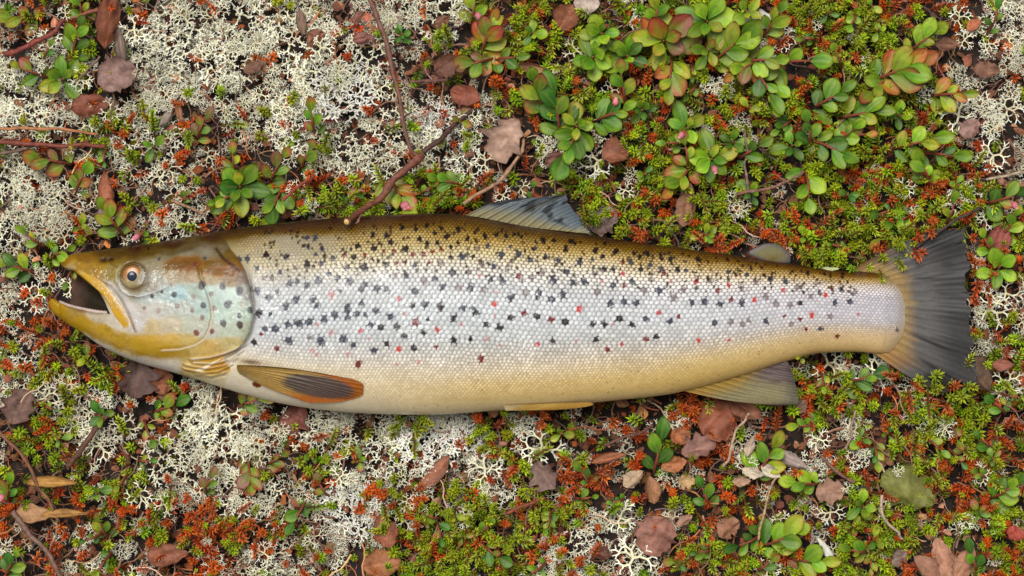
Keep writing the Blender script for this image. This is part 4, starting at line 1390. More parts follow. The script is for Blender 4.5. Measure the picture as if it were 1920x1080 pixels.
# fallen leaves: x, y, length, width, angle, colour, shape, look, extra
DEADS = [
    (220, 142, 78, 68, 20, (134, 96, 84), 'round', "round grey-brown dried leaf"), (170, 197, 76, 46, 10, (132, 62, 36), 'oval', "folded red-brown dried leaf"), (204, 34, 120, 48, 80, (134, 66, 36), 'oval', "long reddish-brown dried leaf"),
    (226, 84, 74, 24, 95, (128, 104, 88), 'curl', "narrow curled grey-brown dried leaf"), (200, 352, 72, 34, 100, (156, 78, 44), 'curl', "narrow orange-brown dried leaf"), (205, 398, 44, 32, 10, (146, 116, 104), 'oval', "small greyish-pink dried leaf"),
    (566, 40, 52, 22, 100, (126, 92, 72), 'curl', "thin curled brown dried leaf"), (592, 72, 40, 34, 40, (134, 76, 48), 'round', "small round rust-brown dried leaf"), (681, 73, 40, 24, 10, (140, 78, 66), 'oval', "small oval wine-brown dried leaf"),
    (672, 32, 28, 18, 60, (140, 78, 60), 'oval', "tiny red-brown dried leaf"), (838, 122, 52, 44, 30, (104, 58, 38), 'round', "dark brown round dried leaf"), (872, 176, 62, 46, -20, (136, 62, 36), 'oval', "red-brown folded dried leaf"),
    (1002, 127, 64, 22, -12, (166, 106, 68), 'curl', "slim tan dried leaf"), (1062, 32, 56, 48, 60, (136, 72, 40), 'round', "curved rusty dried leaf"), (1156, 286, 58, 52, 20, (138, 74, 46), 'oval', "dull rust dried leaf"),
    (948, 262, 92, 66, 60, (172, 132, 108), 'lobed', "large pale tan crumpled leaf"), (1130, 412, 62, 54, 30, (134, 106, 92), 'lobed', "crumpled grey-brown leaf"), (1288, 384, 84, 40, 80, (136, 84, 52), 'oval', "upright brown dried leaf"),
    (716, 1058, 72, 56, 10, (162, 94, 50), 'round', "domed orange-brown dried leaf"), (812, 886, 94, 40, 48, (152, 86, 54), 'curl', "rolled rust-coloured dried leaf"), (722, 996, 66, 44, 110, (148, 72, 42), 'oval', "torn red-brown dried leaf"),
    (1230, 1006, 80, 76, 60, (148, 90, 70), 'round', "large round pinkish-brown dried leaf"), (1142, 860, 68, 22, 14, (152, 82, 44), 'curl', "slim rolled rusty dried leaf"), (1020, 892, 64, 48, 130, (120, 88, 76), 'lobed', "folded grey and rust dried leaf"),
    (1188, 898, 46, 32, 40, (182, 148, 110), 'oval', "pale speckled oval dead leaf"), (1222, 918, 54, 32, 100, (150, 92, 50), 'oval', "speckled brown pointed dead leaf"), (1264, 870, 50, 32, 15, (168, 94, 46), 'oval', "orange-brown oval dead leaf"),
    (1288, 902, 32, 28, 0, (178, 136, 80), 'lobed', "small tan crumpled dead leaf"), (1352, 784, 92, 74, 50, (146, 72, 42), 'round', "broad reddish-brown dried leaf"), (1310, 840, 70, 46, 20, (138, 92, 76), 'lobed', "crumpled grey-brown dead leaf"),
    (1276, 818, 40, 34, 0, (160, 84, 40), 'round', "small bright rust dead leaf"), (1398, 766, 70, 44, -30, (126, 68, 42), 'oval', "dark rust dried leaf"), (1284, 976, 36, 20, 35, (164, 112, 84), 'oval', "tiny pale brown oval leaf"),
    (1366, 990, 48, 40, 40, (150, 92, 58), 'lobed', "crumpled brown leaf"), (1558, 922, 58, 46, 10, (150, 104, 78), 'lobed', "notched tan-brown leaf"), (1704, 918, 112, 74, -28, (112, 112, 34), 'lobed', "large olive dying leaf with pale torn edge"),
    (1770, 1050, 90, 46, 110, (178, 116, 82), 'oval', "upright cupped tan leaf"), (1810, 1056, 70, 40, 60, (166, 106, 72), 'oval', "smaller cupped tan leaf"), (1738, 1062, 60, 36, 140, (150, 96, 66), 'oval', "lower cupped brown leaf"),
    (1548, 1034, 66, 18, 120, (216, 206, 180), 'curl', "curled cream-coloured dead leaf"), (36, 762, 72, 58, 70, (112, 78, 64), 'lobed', "dark crumpled brown leaf"), (258, 706, 86, 66, 80, (98, 68, 58), 'lobed', "dark crumpled wet leaf"),
    (302, 712, 58, 46, 100, (148, 78, 42), 'oval', "rust-orange dried leaf"), (548, 786, 62, 56, 40, (126, 62, 48), 'lobed', "folded wine-brown leaf"), (1776, 84, 44, 26, 0, (138, 84, 56), 'oval', "flat brown dried leaf"),
    (1826, 46, 32, 22, 40, (182, 90, 48), 'oval', "small bright rust leaf"), (312, 1040, 84, 46, 5, (136, 72, 44), 'oval', "flat dark rust dried leaf"), (62, 964, 76, 36, 0, (168, 116, 68), 'oval', "tan ragged dried leaf"),
    (1826, 700, 78, 60, -50, (84, 56, 32), 'oval', "dark wet brown leaf"), (1874, 446, 62, 44, 70, (138, 58, 46), 'oval', "wine-red dried leaf"), (1880, 684, 40, 22, 0, (140, 70, 48), 'oval', "small red-brown leaf"),
    (1906, 1000, 44, 28, -20, (176, 62, 44), 'oval', "bright red leaf"), (1406, 838, 38, 20, 70, (186, 156, 130), 'oval', "pale beige narrow dead leaf"), (1412, 886, 44, 22, -15, (190, 168, 138), 'oval', "pale beige dead leaf"),
    (1446, 884, 42, 24, -30, (196, 178, 152), 'oval', "cream-grey dead leaf"), (1390, 902, 36, 20, 0, (176, 130, 96), 'oval', "light brown dead leaf"), (830, 40, 34, 22, 30, (120, 70, 46), 'oval', "small dull brown leaf"),
    (476, 124, 44, 26, 30, (112, 70, 46), 'oval', "small dark brown leaf"), (312, 214, 52, 18, 60, (134, 116, 98), 'curl', "narrow grey curled leaf"), (336, 208, 40, 16, 100, (146, 88, 50), 'curl', "narrow rusty curled leaf"),
    (1690, 1046, 44, 30, 40, (124, 98, 82), 'oval', "grey-brown dead leaf"), (1130, 1040, 36, 28, 0, (110, 60, 42), 'oval', "dark small dead leaf"), (1820, 240, 46, 36, 40, (150, 106, 92), 'lobed', "crumpled pinkish-brown leaf"),
    (1852, 130, 56, 34, 0, (124, 78, 54), 'oval', "brown half-hidden leaf"), (1040, 300, 40, 30, 30, (110, 62, 44), 'oval', "dark brown leaf scrap"), (1540, 505, 56, 9, 4, (176, 186, 118), 'blade', "pale green fallen grass blade"),
    (1500, 640 + 120, 36, 30, 40, (128, 92, 72), 'oval', "dull brown leaf"), (1480, 862, 76, 30, -25, (158, 134, 122), 'curl', "pale grey curled bark-like leaf"), (96, 905, 96, 24, 0, (178, 124, 46), 'curl', "golden-brown withered frond leaf"),
    (120, 966, 88, 20, 2, (170, 112, 40), 'curl', "golden withered frond leaf"), (1420, 40, 56, 44, 20, (196, 190, 170), 'lobed', "pale whitish bleached leaf"), (1100, 6, 50, 40, 0, (176, 152, 136), 'round', "pale grey-pink round leaf"),
]
# twigs: points (x, y, height in mm), radius px, colour, look
TWIGS = [
    ([(690, -20, 26), (704, 20, 27), (722, 78, 28), (742, 165, 28), (764, 262, 26), (772, 282, 25), (790, 293, 24)], 4.3, (126, 84, 70), "long thin purple-brown twig running down to the fork"),
    ([(792, 288, 24), (770, 312, 28), (742, 338, 26), (700, 380, 32), (650, 413, 58)], 6.6, (132, 78, 60), "cut red-brown twig resting on the trout's back"),
    ([(790, 290, 22), (822, 266, 22), (850, 236, 16), (892, 200, 12)], 4.6, (84, 52, 40), "dark thick twig leaving the fork"),
    ([(652, 440, 47), (664, 424, 47), (680, 405, 42)], 2.6, (176, 124, 106), "tiny pinkish twig lying on the trout's back"),
    ([(-20, 264, 20), (60, 268, 21), (120, 272, 20), (198, 271, 17)], 4.2, (134, 66, 48), "straight red-brown twig across the lichen"),
    ([(-20, 238, 21), (70, 242, 22), (130, 246, 22), (182, 253, 18)], 3.0, (182, 120, 76), "thin tan twig across the lichen"),
    ([(-20, 290, 18), (30, 281, 18), (66, 270, 17)], 3.5, (122, 96, 80), "short grey twig"),
    ([(866, 382, 30), (900, 364, 29), (934, 340, 26), (964, 306, 24), (982, 280, 22), (984, 258, 18)], 3.4, (176, 134, 104), "curved pale brown twig"),
    ([(528, 378, 22), (556, 352, 22), (590, 328, 18)], 3.0, (150, 62, 46), "short red stem"),
    ([(1378, 362, 22), (1440, 352, 24), (1490, 334, 24), (1506, 318, 22)], 2.8, (138, 96, 78), "thin brown twig"),
    ([(1404, 372, 20), (1398, 320, 22), (1400, 282, 20), (1392, 246, 16)], 2.4, (130, 108, 96), "thin grey upright twig"),
    ([(1716, 462, 30), (1752, 438, 32), (1790, 416, 32), (1838, 388, 28)], 3.0, (70, 56, 48), "dark thin twig over the upper tail lobe"),
    ([(-10, 800, 16), (40, 856, 17), (78, 920, 17), (112, 976, 15)], 3.4, (136, 88, 62), "thin rusty twig"),
    ([(20, 962, 16), (56, 1002, 18), (98, 1048, 18), (120, 1092, 15)], 5.0, (132, 100, 84), "stout grey-brown twig"),
    ([(128, 872, 16), (156, 838, 18), (186, 800, 16)], 5.5, (104, 66, 48), "short dark stick"),
    ([(1358, 876, 18), (1372, 832, 22), (1388, 800, 22), (1408, 778, 18)], 2.6, (188, 158, 130), "pale bare stem"),
    ([(1422, 1014, 17), (1434, 966, 19), (1446, 920, 18), (1462, 884, 15)], 2.4, (184, 150, 108), "slim straw-coloured stem"),
    ([(1650, 930, 20), (1654, 958, 22), (1670, 988, 22), (1694, 1008, 18)], 3.0, (190, 164, 140), "short pale root"),
    ([(1540, 858, 18), (1566, 880, 19), (1604, 906, 17)], 3.2, (130, 92, 74), "short brown twig"),
    ([(1588, 842, 20), (1596, 812, 24), (1604, 770, 22)], 2.4, (166, 138, 120), "thin grey stem standing by the anal fin's plants"),
    ([(950, 962, 17), (986, 948, 19), (1022, 934, 16)], 3.0, (142, 72, 50), "short rusty stem"),
    ([(1850, 336, 18), (1890, 330, 20), (1940, 318, 20)], 2.6, (190, 168, 140), "straw-coloured stem"),
    ([(318, 374, 16), (350, 386, 17), (384, 404, 15)], 2.6, (168, 128, 98), "thin tan stem"),
    ([(140, 152, 16), (162, 132, 18), (188, 104, 16)], 3.0, (126, 100, 78), "thin greyish stem"),
    ([(10, 100, 16), (50, 86, 18), (96, 62, 18), (120, 40, 16)], 5.0, (136, 62, 50), "thick red-brown stem"),
    ([(150, 30, 17), (172, 22, 18), (196, 8, 16)], 4.0, (150, 84, 60), "short red-brown stem"),
    ([(840, 150, 16), (800, 154, 18), (766, 150, 16)], 3.0, (122, 80, 66), "short purple-brown stem"),
    ([(1226, 800, 16), (1180, 818, 18), (1130, 838, 16)], 3.0, (110, 70, 56), "dark fine stem"),
]
# single lichens that stand out: x, y, radius, kind (d dense cushion, a open antlers), tone
TUFTS = [(660, 956, 46, 'd', 1.12), (690, 948, 34, 'd', 1.1), (800, 834, 52, 'd', 1.14), (838, 806, 40, 'd', 1.14), (882, 816, 30, 'd', 1.14), (402, 802, 52, 'd', .98), (352, 762, 46, 'd', 1.0), (300, 858, 40, 'd', .96), (412, 832, 44, 'd', 1.0),
         (820, 226, 32, 'd', 1.08), (1122, 302, 42, 'a', 1.05), (1640, 704, 44, 'a', 1.08), (1554, 682, 42, 'a', 1.05), (1164, 972, 36, 'a', 1.08), (1188, 1048, 50, 'a', 1.08), (1078, 1032, 38, 'd', 1.02), (1018, 840, 48, 'a', 1.0),
         (1800, 216, 40, 'a', 1.1), (1892, 204, 36, 'a', 1.06), (184, 836, 40, 'a', 1.1), (80, 748, 38, 'a', 1.0), (70, 366, 46, 'd', 1.04), (112, 372, 36, 'd', 1.04), (22, 436, 30, 'd', .98), (34, 672, 36, 'd', 1.0), (1560, 962, 30, 'a', 1.0),
         (1864, 292, 38, 'a', 1.0), (544, 80, 52, 'd', 1.06), (470, 40, 50, 'd', 1.05), (420, 110, 52, 'd', 1.02), (330, 60, 46, 'd', .98), (300, 110, 44, 'd', 1.0), (640, 176, 52, 'd', 1.08), (600, 150, 46, 'd', 1.05), (690, 110, 44, 'd', 1.02),
         (560, 250, 44, 'd', 1.02), (740, 240, 40, 'd', 1.02), (60, 200, 48, 'd', 1.02), (24, 330, 44, 'd', 1.06), (40, 230, 40, 'd', 1.02), (250, 268, 40, 'd', .98), (310, 240, 40, 'd', 1.0), (820, 20, 52, 'd', 1.0), (250, 55, 34, 'a', 1.02),
         (580, 800, 44, 'd', 1.02), (620, 812, 38, 'd', 1.04), (480, 930, 40, 'd', 1.0), (430, 940, 42, 'd', 1.0), (350, 880, 36, 'd', .98), (910, 880, 40, 'a', .98), (940, 900, 34, 'd', 1.0), (720, 860, 38, 'd', 1.04), (500, 1060, 40, 'd', 1.02),
         (870, 320, 34, 'd', 1.0), (910, 300, 30, 'a', 1.04), (130, 540, 24, 'a', 1.0), (60, 560, 34, 'a', 1.05), (230, 800, 34, 'a', 1.0), (260, 930, 32, 'a', 1.02), (1860, 580, 44, 'a', .98), (1890, 550, 36, 'a', 1.0), (1890, 720, 38, 'a', 1.0),
         (1470, 70, 30, 'a', 1.12), (1440, 1070, 30, 'a', 1.05), (340, 425, 34, 'd', 1.02), (720, 300, 36, 'd', 1.0), (660, 290, 36, 'd', 1.0), (1080, 92, 30, 'a', .96), (990, 770, 34, 'd', .9)]

LAND = [(257, 518, "the trout's eye"), (118, 484, "the trout's snout"), (100, 590, "the trout's lower jaw"), (430, 600, "the trout's gill cover"), (610, 730, "the trout's pectoral fin"), (1000, 395, "the trout's dorsal fin"),
        (1448, 476, "the trout's adipose fin"), (1030, 762, "the trout's pelvic fin"), (1400, 735, "the trout's anal fin"), (1790, 430, "the upper tail lobe"), (1810, 720, "the lower tail lobe"), (1600, 585, "the trout's tail stem"),
        (788, 292, "the fork of the long twig"), (706, 30, "the top of the long twig"), (650, 413, "the cut end of the red-brown twig"), (220, 142, "the round grey-brown leaf"), (948, 262, "the pale tan crumpled leaf"),
        (1230, 1006, "the large round pinkish-brown leaf"), (1704, 918, "the large olive dying leaf"), (812, 886, "the rolled rust-coloured leaf"), (1352, 784, "the broad reddish-brown leaf"), (258, 706, "the dark crumpled wet leaf"),
        (204, 34, "the long reddish-brown leaf"), (660, 956, "the white lichen cushion below the belly"), (1500, 114, "the widest bright green leaf"), (1244, 76, "the red-green rosette"), (716, 1058, "the domed orange-brown leaf"),
        (1558, 922, "the notched tan leaf"), (450, 350, "the big green sprig behind the head"), (1690, 130, "the orange-tipped sprig"), (1020, 892, "the folded grey and rust leaf"), (1770, 1050, "the cupped tan leaves"),
        (468, 892, "the wine-red sprig"), (36, 762, "the dark crumpled brown leaf"), (1044, 206, "the big dark green sprig"), (312, 1040, "the flat dark rust leaf"), (120, 966, "the golden fronds"), (1480, 862, "the bark-like grey leaf"),
        (90, 268, "the straight red-brown twig"), (1890, 370, "the sprig at the tail's edge"), (1334, 298, "the rosette with the pink flower")]
ORD = ['', 'second ', 'third ', 'fourth ', 'fifth ', 'sixth ', 'seventh ', 'eighth ', 'ninth ', 'tenth ']
NAMED = []      # (object, look, x, y)


def side_of(x, y, lx, ly):
    dx, dy = x - lx, y - ly
    d = math.hypot(dx, dy)
    if d < 18:
        return "at"
    if abs(dx) > 1.4 * abs(dy):
        return "to the right of" if dx > 0 else "to the left of"
    return "below" if dy > 0 else "above"


def finish_labels():
    """Give every plant, leaf and lichen its own label: its look and its place by the nearest thing one can find."""
    claim = {}
    for o, look, x, y in NAMED:
        ls = sorted(LAND, key=lambda a: math.hypot(x - a[0], y - a[1]))
        ls = [a for a in ls if math.hypot(x - a[0], y - a[1]) > 12 and len((look + " " + a[2]).split()) <= 9]
        if not ls or len(look.split()) > 6:
            o["label"] = look
            continue
        a = ls[0]
        claim.setdefault((look, side_of(x, y, a[0], a[1]), a[2]), []).append((math.hypot(x - a[0], y - a[1]), o))
    for (look, side, lm), lst in claim.items():
        lst.sort(key=lambda t: t[0])
        for k, (d, o) in enumerate(lst):
            o["label"] = f"{look}, the {ORD[min(k, 9)].strip()} one {side} {lm}" if k else f"{look} {side} {lm}"


# ------------------------------------------------------------------ live leaves
LEAFC = {'g': ((86, 132, 24), (112, 158, 32), (134, 160, 46)), 'd': ((56, 104, 24), (72, 126, 32), (90, 132, 44)), 'y': ((132, 160, 32), (164, 184, 44), (180, 168, 60)), 'b': ((122, 170, 28), (152, 192, 40), (168, 194, 62)),
         'r': ((122, 150, 36), (152, 138, 48), (174, 92, 66)), 'o': ((172, 156, 42), (196, 128, 54), (190, 98, 62)), 'p': ((120, 126, 50), (146, 108, 74), (152, 98, 90))}


def leaf_mesh(ck, seed):
    """A bog-bilberry leaf of unit length along +x, cupped and drooping, with a sunken midrib and a rolled rim."""
    r = np.random.default_rng(seed)
    ns, nc = 10, 7
    s = np.linspace(0, 1, ns)
    c = np.linspace(-1, 1, nc)
    wid = r.uniform(.24, .37) * np.sin(np.pi * np.clip(s, 0, 1) ** r.uniform(1.25, 1.6)) ** r.uniform(.6, .78) + .012
    wid[-1] = 0.05
    X = np.repeat(s[:, None], nc, 1)
    Y = wid[:, None] * c[None]
    cup = r.uniform(.05, .22)
    droop = r.uniform(.02, .26)
    Z = cup * np.abs(Y) * 1.6 - droop * X ** 2.2 + .08 * X - .03 * np.exp(-(c / .18) ** 2)[None] + .012 * np.sin(X * 22 + np.abs(c)[None] * 3) * np.abs(c)[None]
    Z += .03 * np.sin(3 * X + r.uniform(0, 6)) * c[None]
    base, mid, tip = [lin(k) for k in LEAFC[ck]]
    t = sstep(.25, .95, X + .25 * (np.abs(c)[None] - .4) + .3 * (vnoise(X * 3, Y * 7, seed) - .5))[..., None]
    C = np.where(t < .5, base * (1 - 2 * t) + mid * 2 * t, mid * (2 - 2 * t) + tip * (2 * t - 1))
    rib = np.exp(-(c / .14) ** 2)[None, :, None] * (1 - X[..., None] * .7) * .32
    C = C * (1 - rib) + lin((170, 182, 96)) * rib
    C = C * (0.66 + .34 * fbm(X * 5, Y * 12, seed + 3))[..., None] * np.array([1.0, 1.0, .8])
    vein = (np.abs(np.sin((X * 5.5 - np.abs(c)[None] * .9) * np.pi)) < .22)[..., None] * .16
    C = C * (1 + vein)
    bl = (vnoise(X * 9, Y * 14, seed + 31) > .88)[..., None] * (.55 if seed % 3 == 0 else .25)
    C = C * (1 - bl) + lin((120, 84, 44)) * bl
    top = np.stack([X, Y, Z], -1).reshape(-1, 3)
    bot = top - np.array([0, 0, .012])
    q = grid_quads(ns, nc)[:, ::-1]
    N = ns * nc
    rim = []
    loop = [i * nc for i in range(ns)] + [(ns - 1) * nc + j for j in range(1, nc)] + [i * nc + nc - 1 for i in range(ns - 2, -1, -1)]
    for a, b in zip(loop[:-1], loop[1:]):
        rim.append((a, b, b + N, a + N))
    col = np.clip(C.reshape(-1, 3) / KV, .004, .6)
    me = mesh_np("leaf", np.concatenate([top, bot]), np.concatenate([q, q[:, ::-1] + N, np.array(rim)]), None, np.concatenate([col, col * .8 + .012]))
    me.materials.append(M_LEAF)
    return me


LEAVES = {k: [leaf_mesh(k, 600 + 10 * i + ord(k)) for i in range(7)] for k in LEAFC}
CWORD = {'g': 'green', 'd': 'dark green', 'y': 'yellow-green', 'b': 'bright green', 'r': 'red-tipped', 'o': 'orange-tinted', 'p': 'purple-tinted'}


def flower_mesh():
    a = np.linspace(0, 2 * np.pi, 8, endpoint=False)
    z = np.array([0, .18, .45, .72, .9, 1.0])
    r = np.array([.12, .34, .42, .34, .22, .30])
    V = np.stack([np.repeat(z[:, None], 8, 1), r[:, None] * np.cos(a), r[:, None] * np.sin(a)], -1)
    col = np.repeat((alb((226, 120, 136))[None] * (1 - z[:, None] * .0) + alb((240, 190, 190))[None] * z[:, None] * .5), 8, 0)
    V = np.concatenate([V.reshape(-1, 3), [[0, 0, 0]]])
    t = [((i + 1) % 8, i, 48) for i in range(8)]
    me = mesh_np("flower", V, grid_quads(6, 8, 0, True), t, np.concatenate([col, col[:1]]))
    me.materials.append(M_FLOWER)
    return me


FLOWER = flower_mesh()
import mathutils


def mat4(R3, scale, loc):
    M = mathutils.Matrix.Identity(4)
    for i in range(3):
        for j in range(3):
            M[i][j] = float(R3[i, j]) * scale
        M[i][3] = float(loc[i])
    return M


def leaf_frame(az, el, roll):
    """Columns: leaf axis, across, up."""
    d = np.array([math.cos(el) * math.cos(az), math.cos(el) * math.sin(az), math.sin(el)])
    y = np.array([-math.sin(az), math.cos(az), 0.0])
    z = np.cross(d, y)
    y2 = y * math.cos(roll) + z * math.sin(roll)
    z2 = np.cross(d, y2)
    return np.stack([d, y2, z2], 1)


def make_sprig(x, y, R, n, cols, ang, nfl, r):
    L = R * PX
    hh = r.uniform(.017, .026) + (.006 if x > 980 and y < 400 and R > 30 else 0)
    if under_fish(np.array([float(x)]), np.array([float(y)]), 14)[0]:
        hh = r.uniform(.034, .042)
    wx, wy = at(x, y, hh)
    gz_ = float(ground_z(np.array(wx), np.array(wy)))
    root = bpy.data.objects.new("bilberry_sprig", None)
    COLL.objects.link(root)
    base = np.array([wx + r.normal(0, .003), wy + r.normal(0, .003), gz_ - .001])
    root.location = base
    tagc = CWORD[cols[0]] + (" and " + CWORD[cols[1]] if len(cols) > 1 and cols[1] != cols[0] and cols[1] in 'rop' else "")
    tag(root, None, "bilberry sprig", "bilberry sprigs growing through the heath mat")
    top = np.array([wx, wy, hh]) - base
    leaves = []
    if ang is None:                                  # rosette: leaves around an upright tip
        path = np.stack([top * t + np.array([0, 0, 0]) for t in np.linspace(0, 1, 6)])
        for i in range(n):
            t = i / max(n - 1, 1)
            az = i * 2.4 + r.uniform(-.3, .3) + x
            el = 0.12 + 0.75 * t ** 1.3 + r.uniform(-.15, .15)
            l = L * (1.0 - .40 * t) * r.uniform(.72, 1.15)
            p = top * (0.72 + .28 * t) + np.array([math.cos(az), math.sin(az), 0]) * L * .06
            leaves.append((p, az, el, r.uniform(-.25, .25), l))
    else:                                            # arching stem with leaves on both sides, tip leaf at the end
        a = math.radians(ang)
        d = np.array([math.cos(a), math.sin(a), 0.0])
        s0, s1 = top - d * L * .75, top + d * L * .35
        s0[2] = top[2] * .55
        mid = top * 1.0
        path = np.concatenate([[np.array([s0[0] * .6, s0[1] * .6, 0])], polyline([s0, mid, s1], 6)])
        for i in range(n):
            t = i / max(n - 1, 1)
            p = path[1] + (path[-1] - path[1]) * t
            p = polyline([s0, mid, s1], 20)[int(t * 19)]
            sgn = 1 if i % 2 else -1
            off = sgn * (1.15 - .75 * t) * r.uniform(.8, 1.1) if i < n - 1 else r.uniform(-.2, .2)
            l = L * r.uniform(.55, .95)
            leaves.append((p, a + off, 0.15 + .35 * t + r.uniform(-.15, .2), r.uniform(-.35, .35), l))
    tv, tq, tt = tube(path, np.linspace(.0011, .0006, len(path)), 5)
    me = mesh_np("stem", tv, tq, tt, np.tile(alb((150, 76, 52)), (len(tv), 1)))
    obj("stem", me, M_WOOD, root)
    for i, (p, az, el, roll, l) in enumerate(leaves):
        ck = cols[(i * 7 + int(x)) % len(cols)] if i else cols[0]
        o = bpy.data.objects.new("leaf", LEAVES[ck][r.integers(0, 7)])
        COLL.objects.link(o)
        o.parent = root
        o.matrix_local = mat4(leaf_frame(az, el, roll), l, p)
    for k in range(nfl):
        az = r.uniform(0, 6.3)
        o = bpy.data.objects.new("flower", FLOWER)
        COLL.objects.link(o)
        o.parent = root
        o.matrix_local = mat4(leaf_frame(az, -.1, 0), 15 * PX, top + np.array([math.cos(az) * L * .25, math.sin(az) * L * .25, .004]))
    word = {3: 'three', 4: 'four', 5: 'five', 6: 'six', 7: 'seven', 8: 'eight', 9: 'nine'}[n]
    look = f"{tagc} bilberry {'rosette' if ang is None else 'sprig'}" + (" with pink flower" if nfl else "")
    NAMED.append((root, look, x, y))


r_s = np.random.default_rng(77)
filler = []
while len(filler) < 70:
    x, y = r_s.uniform(5, 1915), r_s.uniform(5, 1075)
    ch = CELLS[int(y // 60)][int(x // 60)]
    if r_s.random() > {'G': 1, 'M': .6, 'm': .35, 'R': .25, 'B': .25, 'w': .1, 'W': .02}[ch] or under_fish(np.array([x]), np.array([y]), 16)[0]:
        continue
    if min([math.hypot(x - s[0], y - s[1]) - s[2] * .5 for s in SPRIGS + filler] + [math.hypot(x - s[0], y - s[1]) - s[2] * .5 for s in DEADS]) < 20:
        continue
    k_ = 'gdyb' if x > 900 and y < 480 else 'gdyr'
    filler.append((x, y, r_s.uniform(20, 34), int(r_s.integers(3, 7)), k_[r_s.integers(0, 4)] + k_[r_s.integers(0, 4)], None if r_s.random() < .35 else r_s.uniform(0, 360), 0))
SPRIGS = SPRIGS + filler
for a_ in SPRIGS:
    make_sprig(a_[0], a_[1], a_[2] * (1.0 if a_ in filler else 1.22 if a_[0] > 980 and a_[1] < 400 else 1.1), *a_[3:], r_s)


# ------------------------------------------------------------------ fallen leaves
def dead_mesh(L, Wd, col, shape, seed):
    r = np.random.default_rng(seed)
    ns, nc = 17, 13
    s = np.linspace(0, 1, ns)
    c = np.linspace(-1, 1, nc)
    if shape == 'round':
        wid = np.sin(np.pi * s ** .9) ** .55
    elif shape == 'lobed':
        wid = np.sin(np.pi * s ** .9) ** .6 * (1 + .22 * np.sin(s * 19 + r.uniform(0, 6)) + .12 * np.sin(s * 41))
    elif shape == 'blade':
        wid = np.sin(np.pi * s) ** .6
    else:
        wid = np.sin(np.pi * s ** .85) ** .8
    wid[[0, -1]] = .03
    wid = wid * Wd / 2 * (1 + .06 * np.sin(s * 60))
    X = (np.repeat(s[:, None], nc, 1) - .5) * L
    edge = 1 + .09 * r.normal(0, 1, (ns, 1)) * np.ones((1, nc))
    Y = wid[:, None] * c[None] * edge
    w = Wd / 2
    mcol = sum(col) / 3
    col = tuple(.80 * a + .20 * mcol + 8 for a in col)
    if shape == 'curl':                             # rolled along its length
        th = c[None] * r.uniform(1.1, 1.7) * np.ones((ns, 1))
        rad = wid[:, None] / 1.1
        Y = rad * np.sin(th)
        Z = rad * (1 - np.cos(th)) * (-1 if r.random() < .7 else 1)
        Z = Z - Z.min() * 0
    else:
        k = r.uniform(.25, .65) * (1 if r.random() < .5 else -1)
        Z = k * (Y ** 2) / w - (X / L) ** 2 * L * r.uniform(-.1, .35)
    nz = fbm(X / L * 5 + seed, Y / w * 2.5, seed, 3) - .5
    Z = Z + nz * .36 * Wd + .015 * L * np.sin(s * 2 * np.pi * 7)[:, None] * np.abs(c)[None]
    Z = Z - .03 * L * np.exp(-(c / .13) ** 2)[None]
    C = lin(col) * np.ones((ns, nc, 1))
    m = fbm(X / L * 4 + 9, Y / w * 3, seed + 5, 4)[..., None]
    C = C * (.55 + .9 * m)
    C = C * (1 - .35 * sstep(.7, 1, np.abs(c))[None, :, None] * vnoise(X / L * 6, Y / w, seed)[..., None])
    rib = np.exp(-(c / .12) ** 2)[None, :, None] * .4
    C = C * (1 - rib) + lin(col) * 1.35 * rib
    vein = (np.sin((s[:, None] * 9 - np.abs(c)[None] * 1.2) * 2 * np.pi) > .75)[..., None] * .18
    C = C * (1 - vein)
    if col[1] > col[0] and L > 100:              # the olive leaf: pale torn rim at one end
        e = sstep(.86, .95, s[:, None] + .10 * np.abs(c)[None] - .04)[..., None]
        C = C * (1 - e) + lin((226, 216, 190)) * e
        C = C * (1 - .5 * (vnoise(X / L * 24, Y / w * 16, 3) > .86)[..., None])
    top = np.stack([X, Y, Z], -1).reshape(-1, 3) * PX
    bot = top - np.array([0, 0, .0004])
    N = ns * nc
    q = grid_quads(ns, nc)[:, ::-1]
    loop = [i * nc for i in range(ns)] + [(ns - 1) * nc + j for j in range(1, nc)] + [i * nc + nc - 1 for i in range(ns - 2, -1, -1)]
    rim = np.array([(a, b, b + N, a + N) for a, b in zip(loop[:-1], loop[1:])])
    cc = np.clip(C.reshape(-1, 3) / KV, .004, .6)
    return mesh_np("dried_leaf", np.concatenate([top, bot]), np.concatenate([q, q[:, ::-1] + N, rim]), None, np.concatenate([cc, cc * .85]))


r_d = np.random.default_rng(9)
for k, (x, y, L, Wd, ang, col, shape, look) in enumerate(DEADS):
    z = r_d.uniform(.013, .017)
    wx, wy = at(x, y, z)
    if under_fish(np.array([float(x)]), np.array([float(y)]), 6)[0]:
        z = .012
    if look.startswith("dark wet brown"):
        z = .024
    if shape == 'blade':
        z = .033
    o = obj("dried_leaf", dead_mesh(L, Wd, col, shape, 40 + k), M_DEAD, None, (wx, wy, z))
    o.rotation_euler = (r_d.uniform(-.42, .42), r_d.uniform(-.36, .36), math.radians(ang))
    tag(o, None, "fallen leaf" if shape != 'blade' else "grass blade", "dried leaves lying on the heath mat")
    NAMED.append((o, look, x, y))

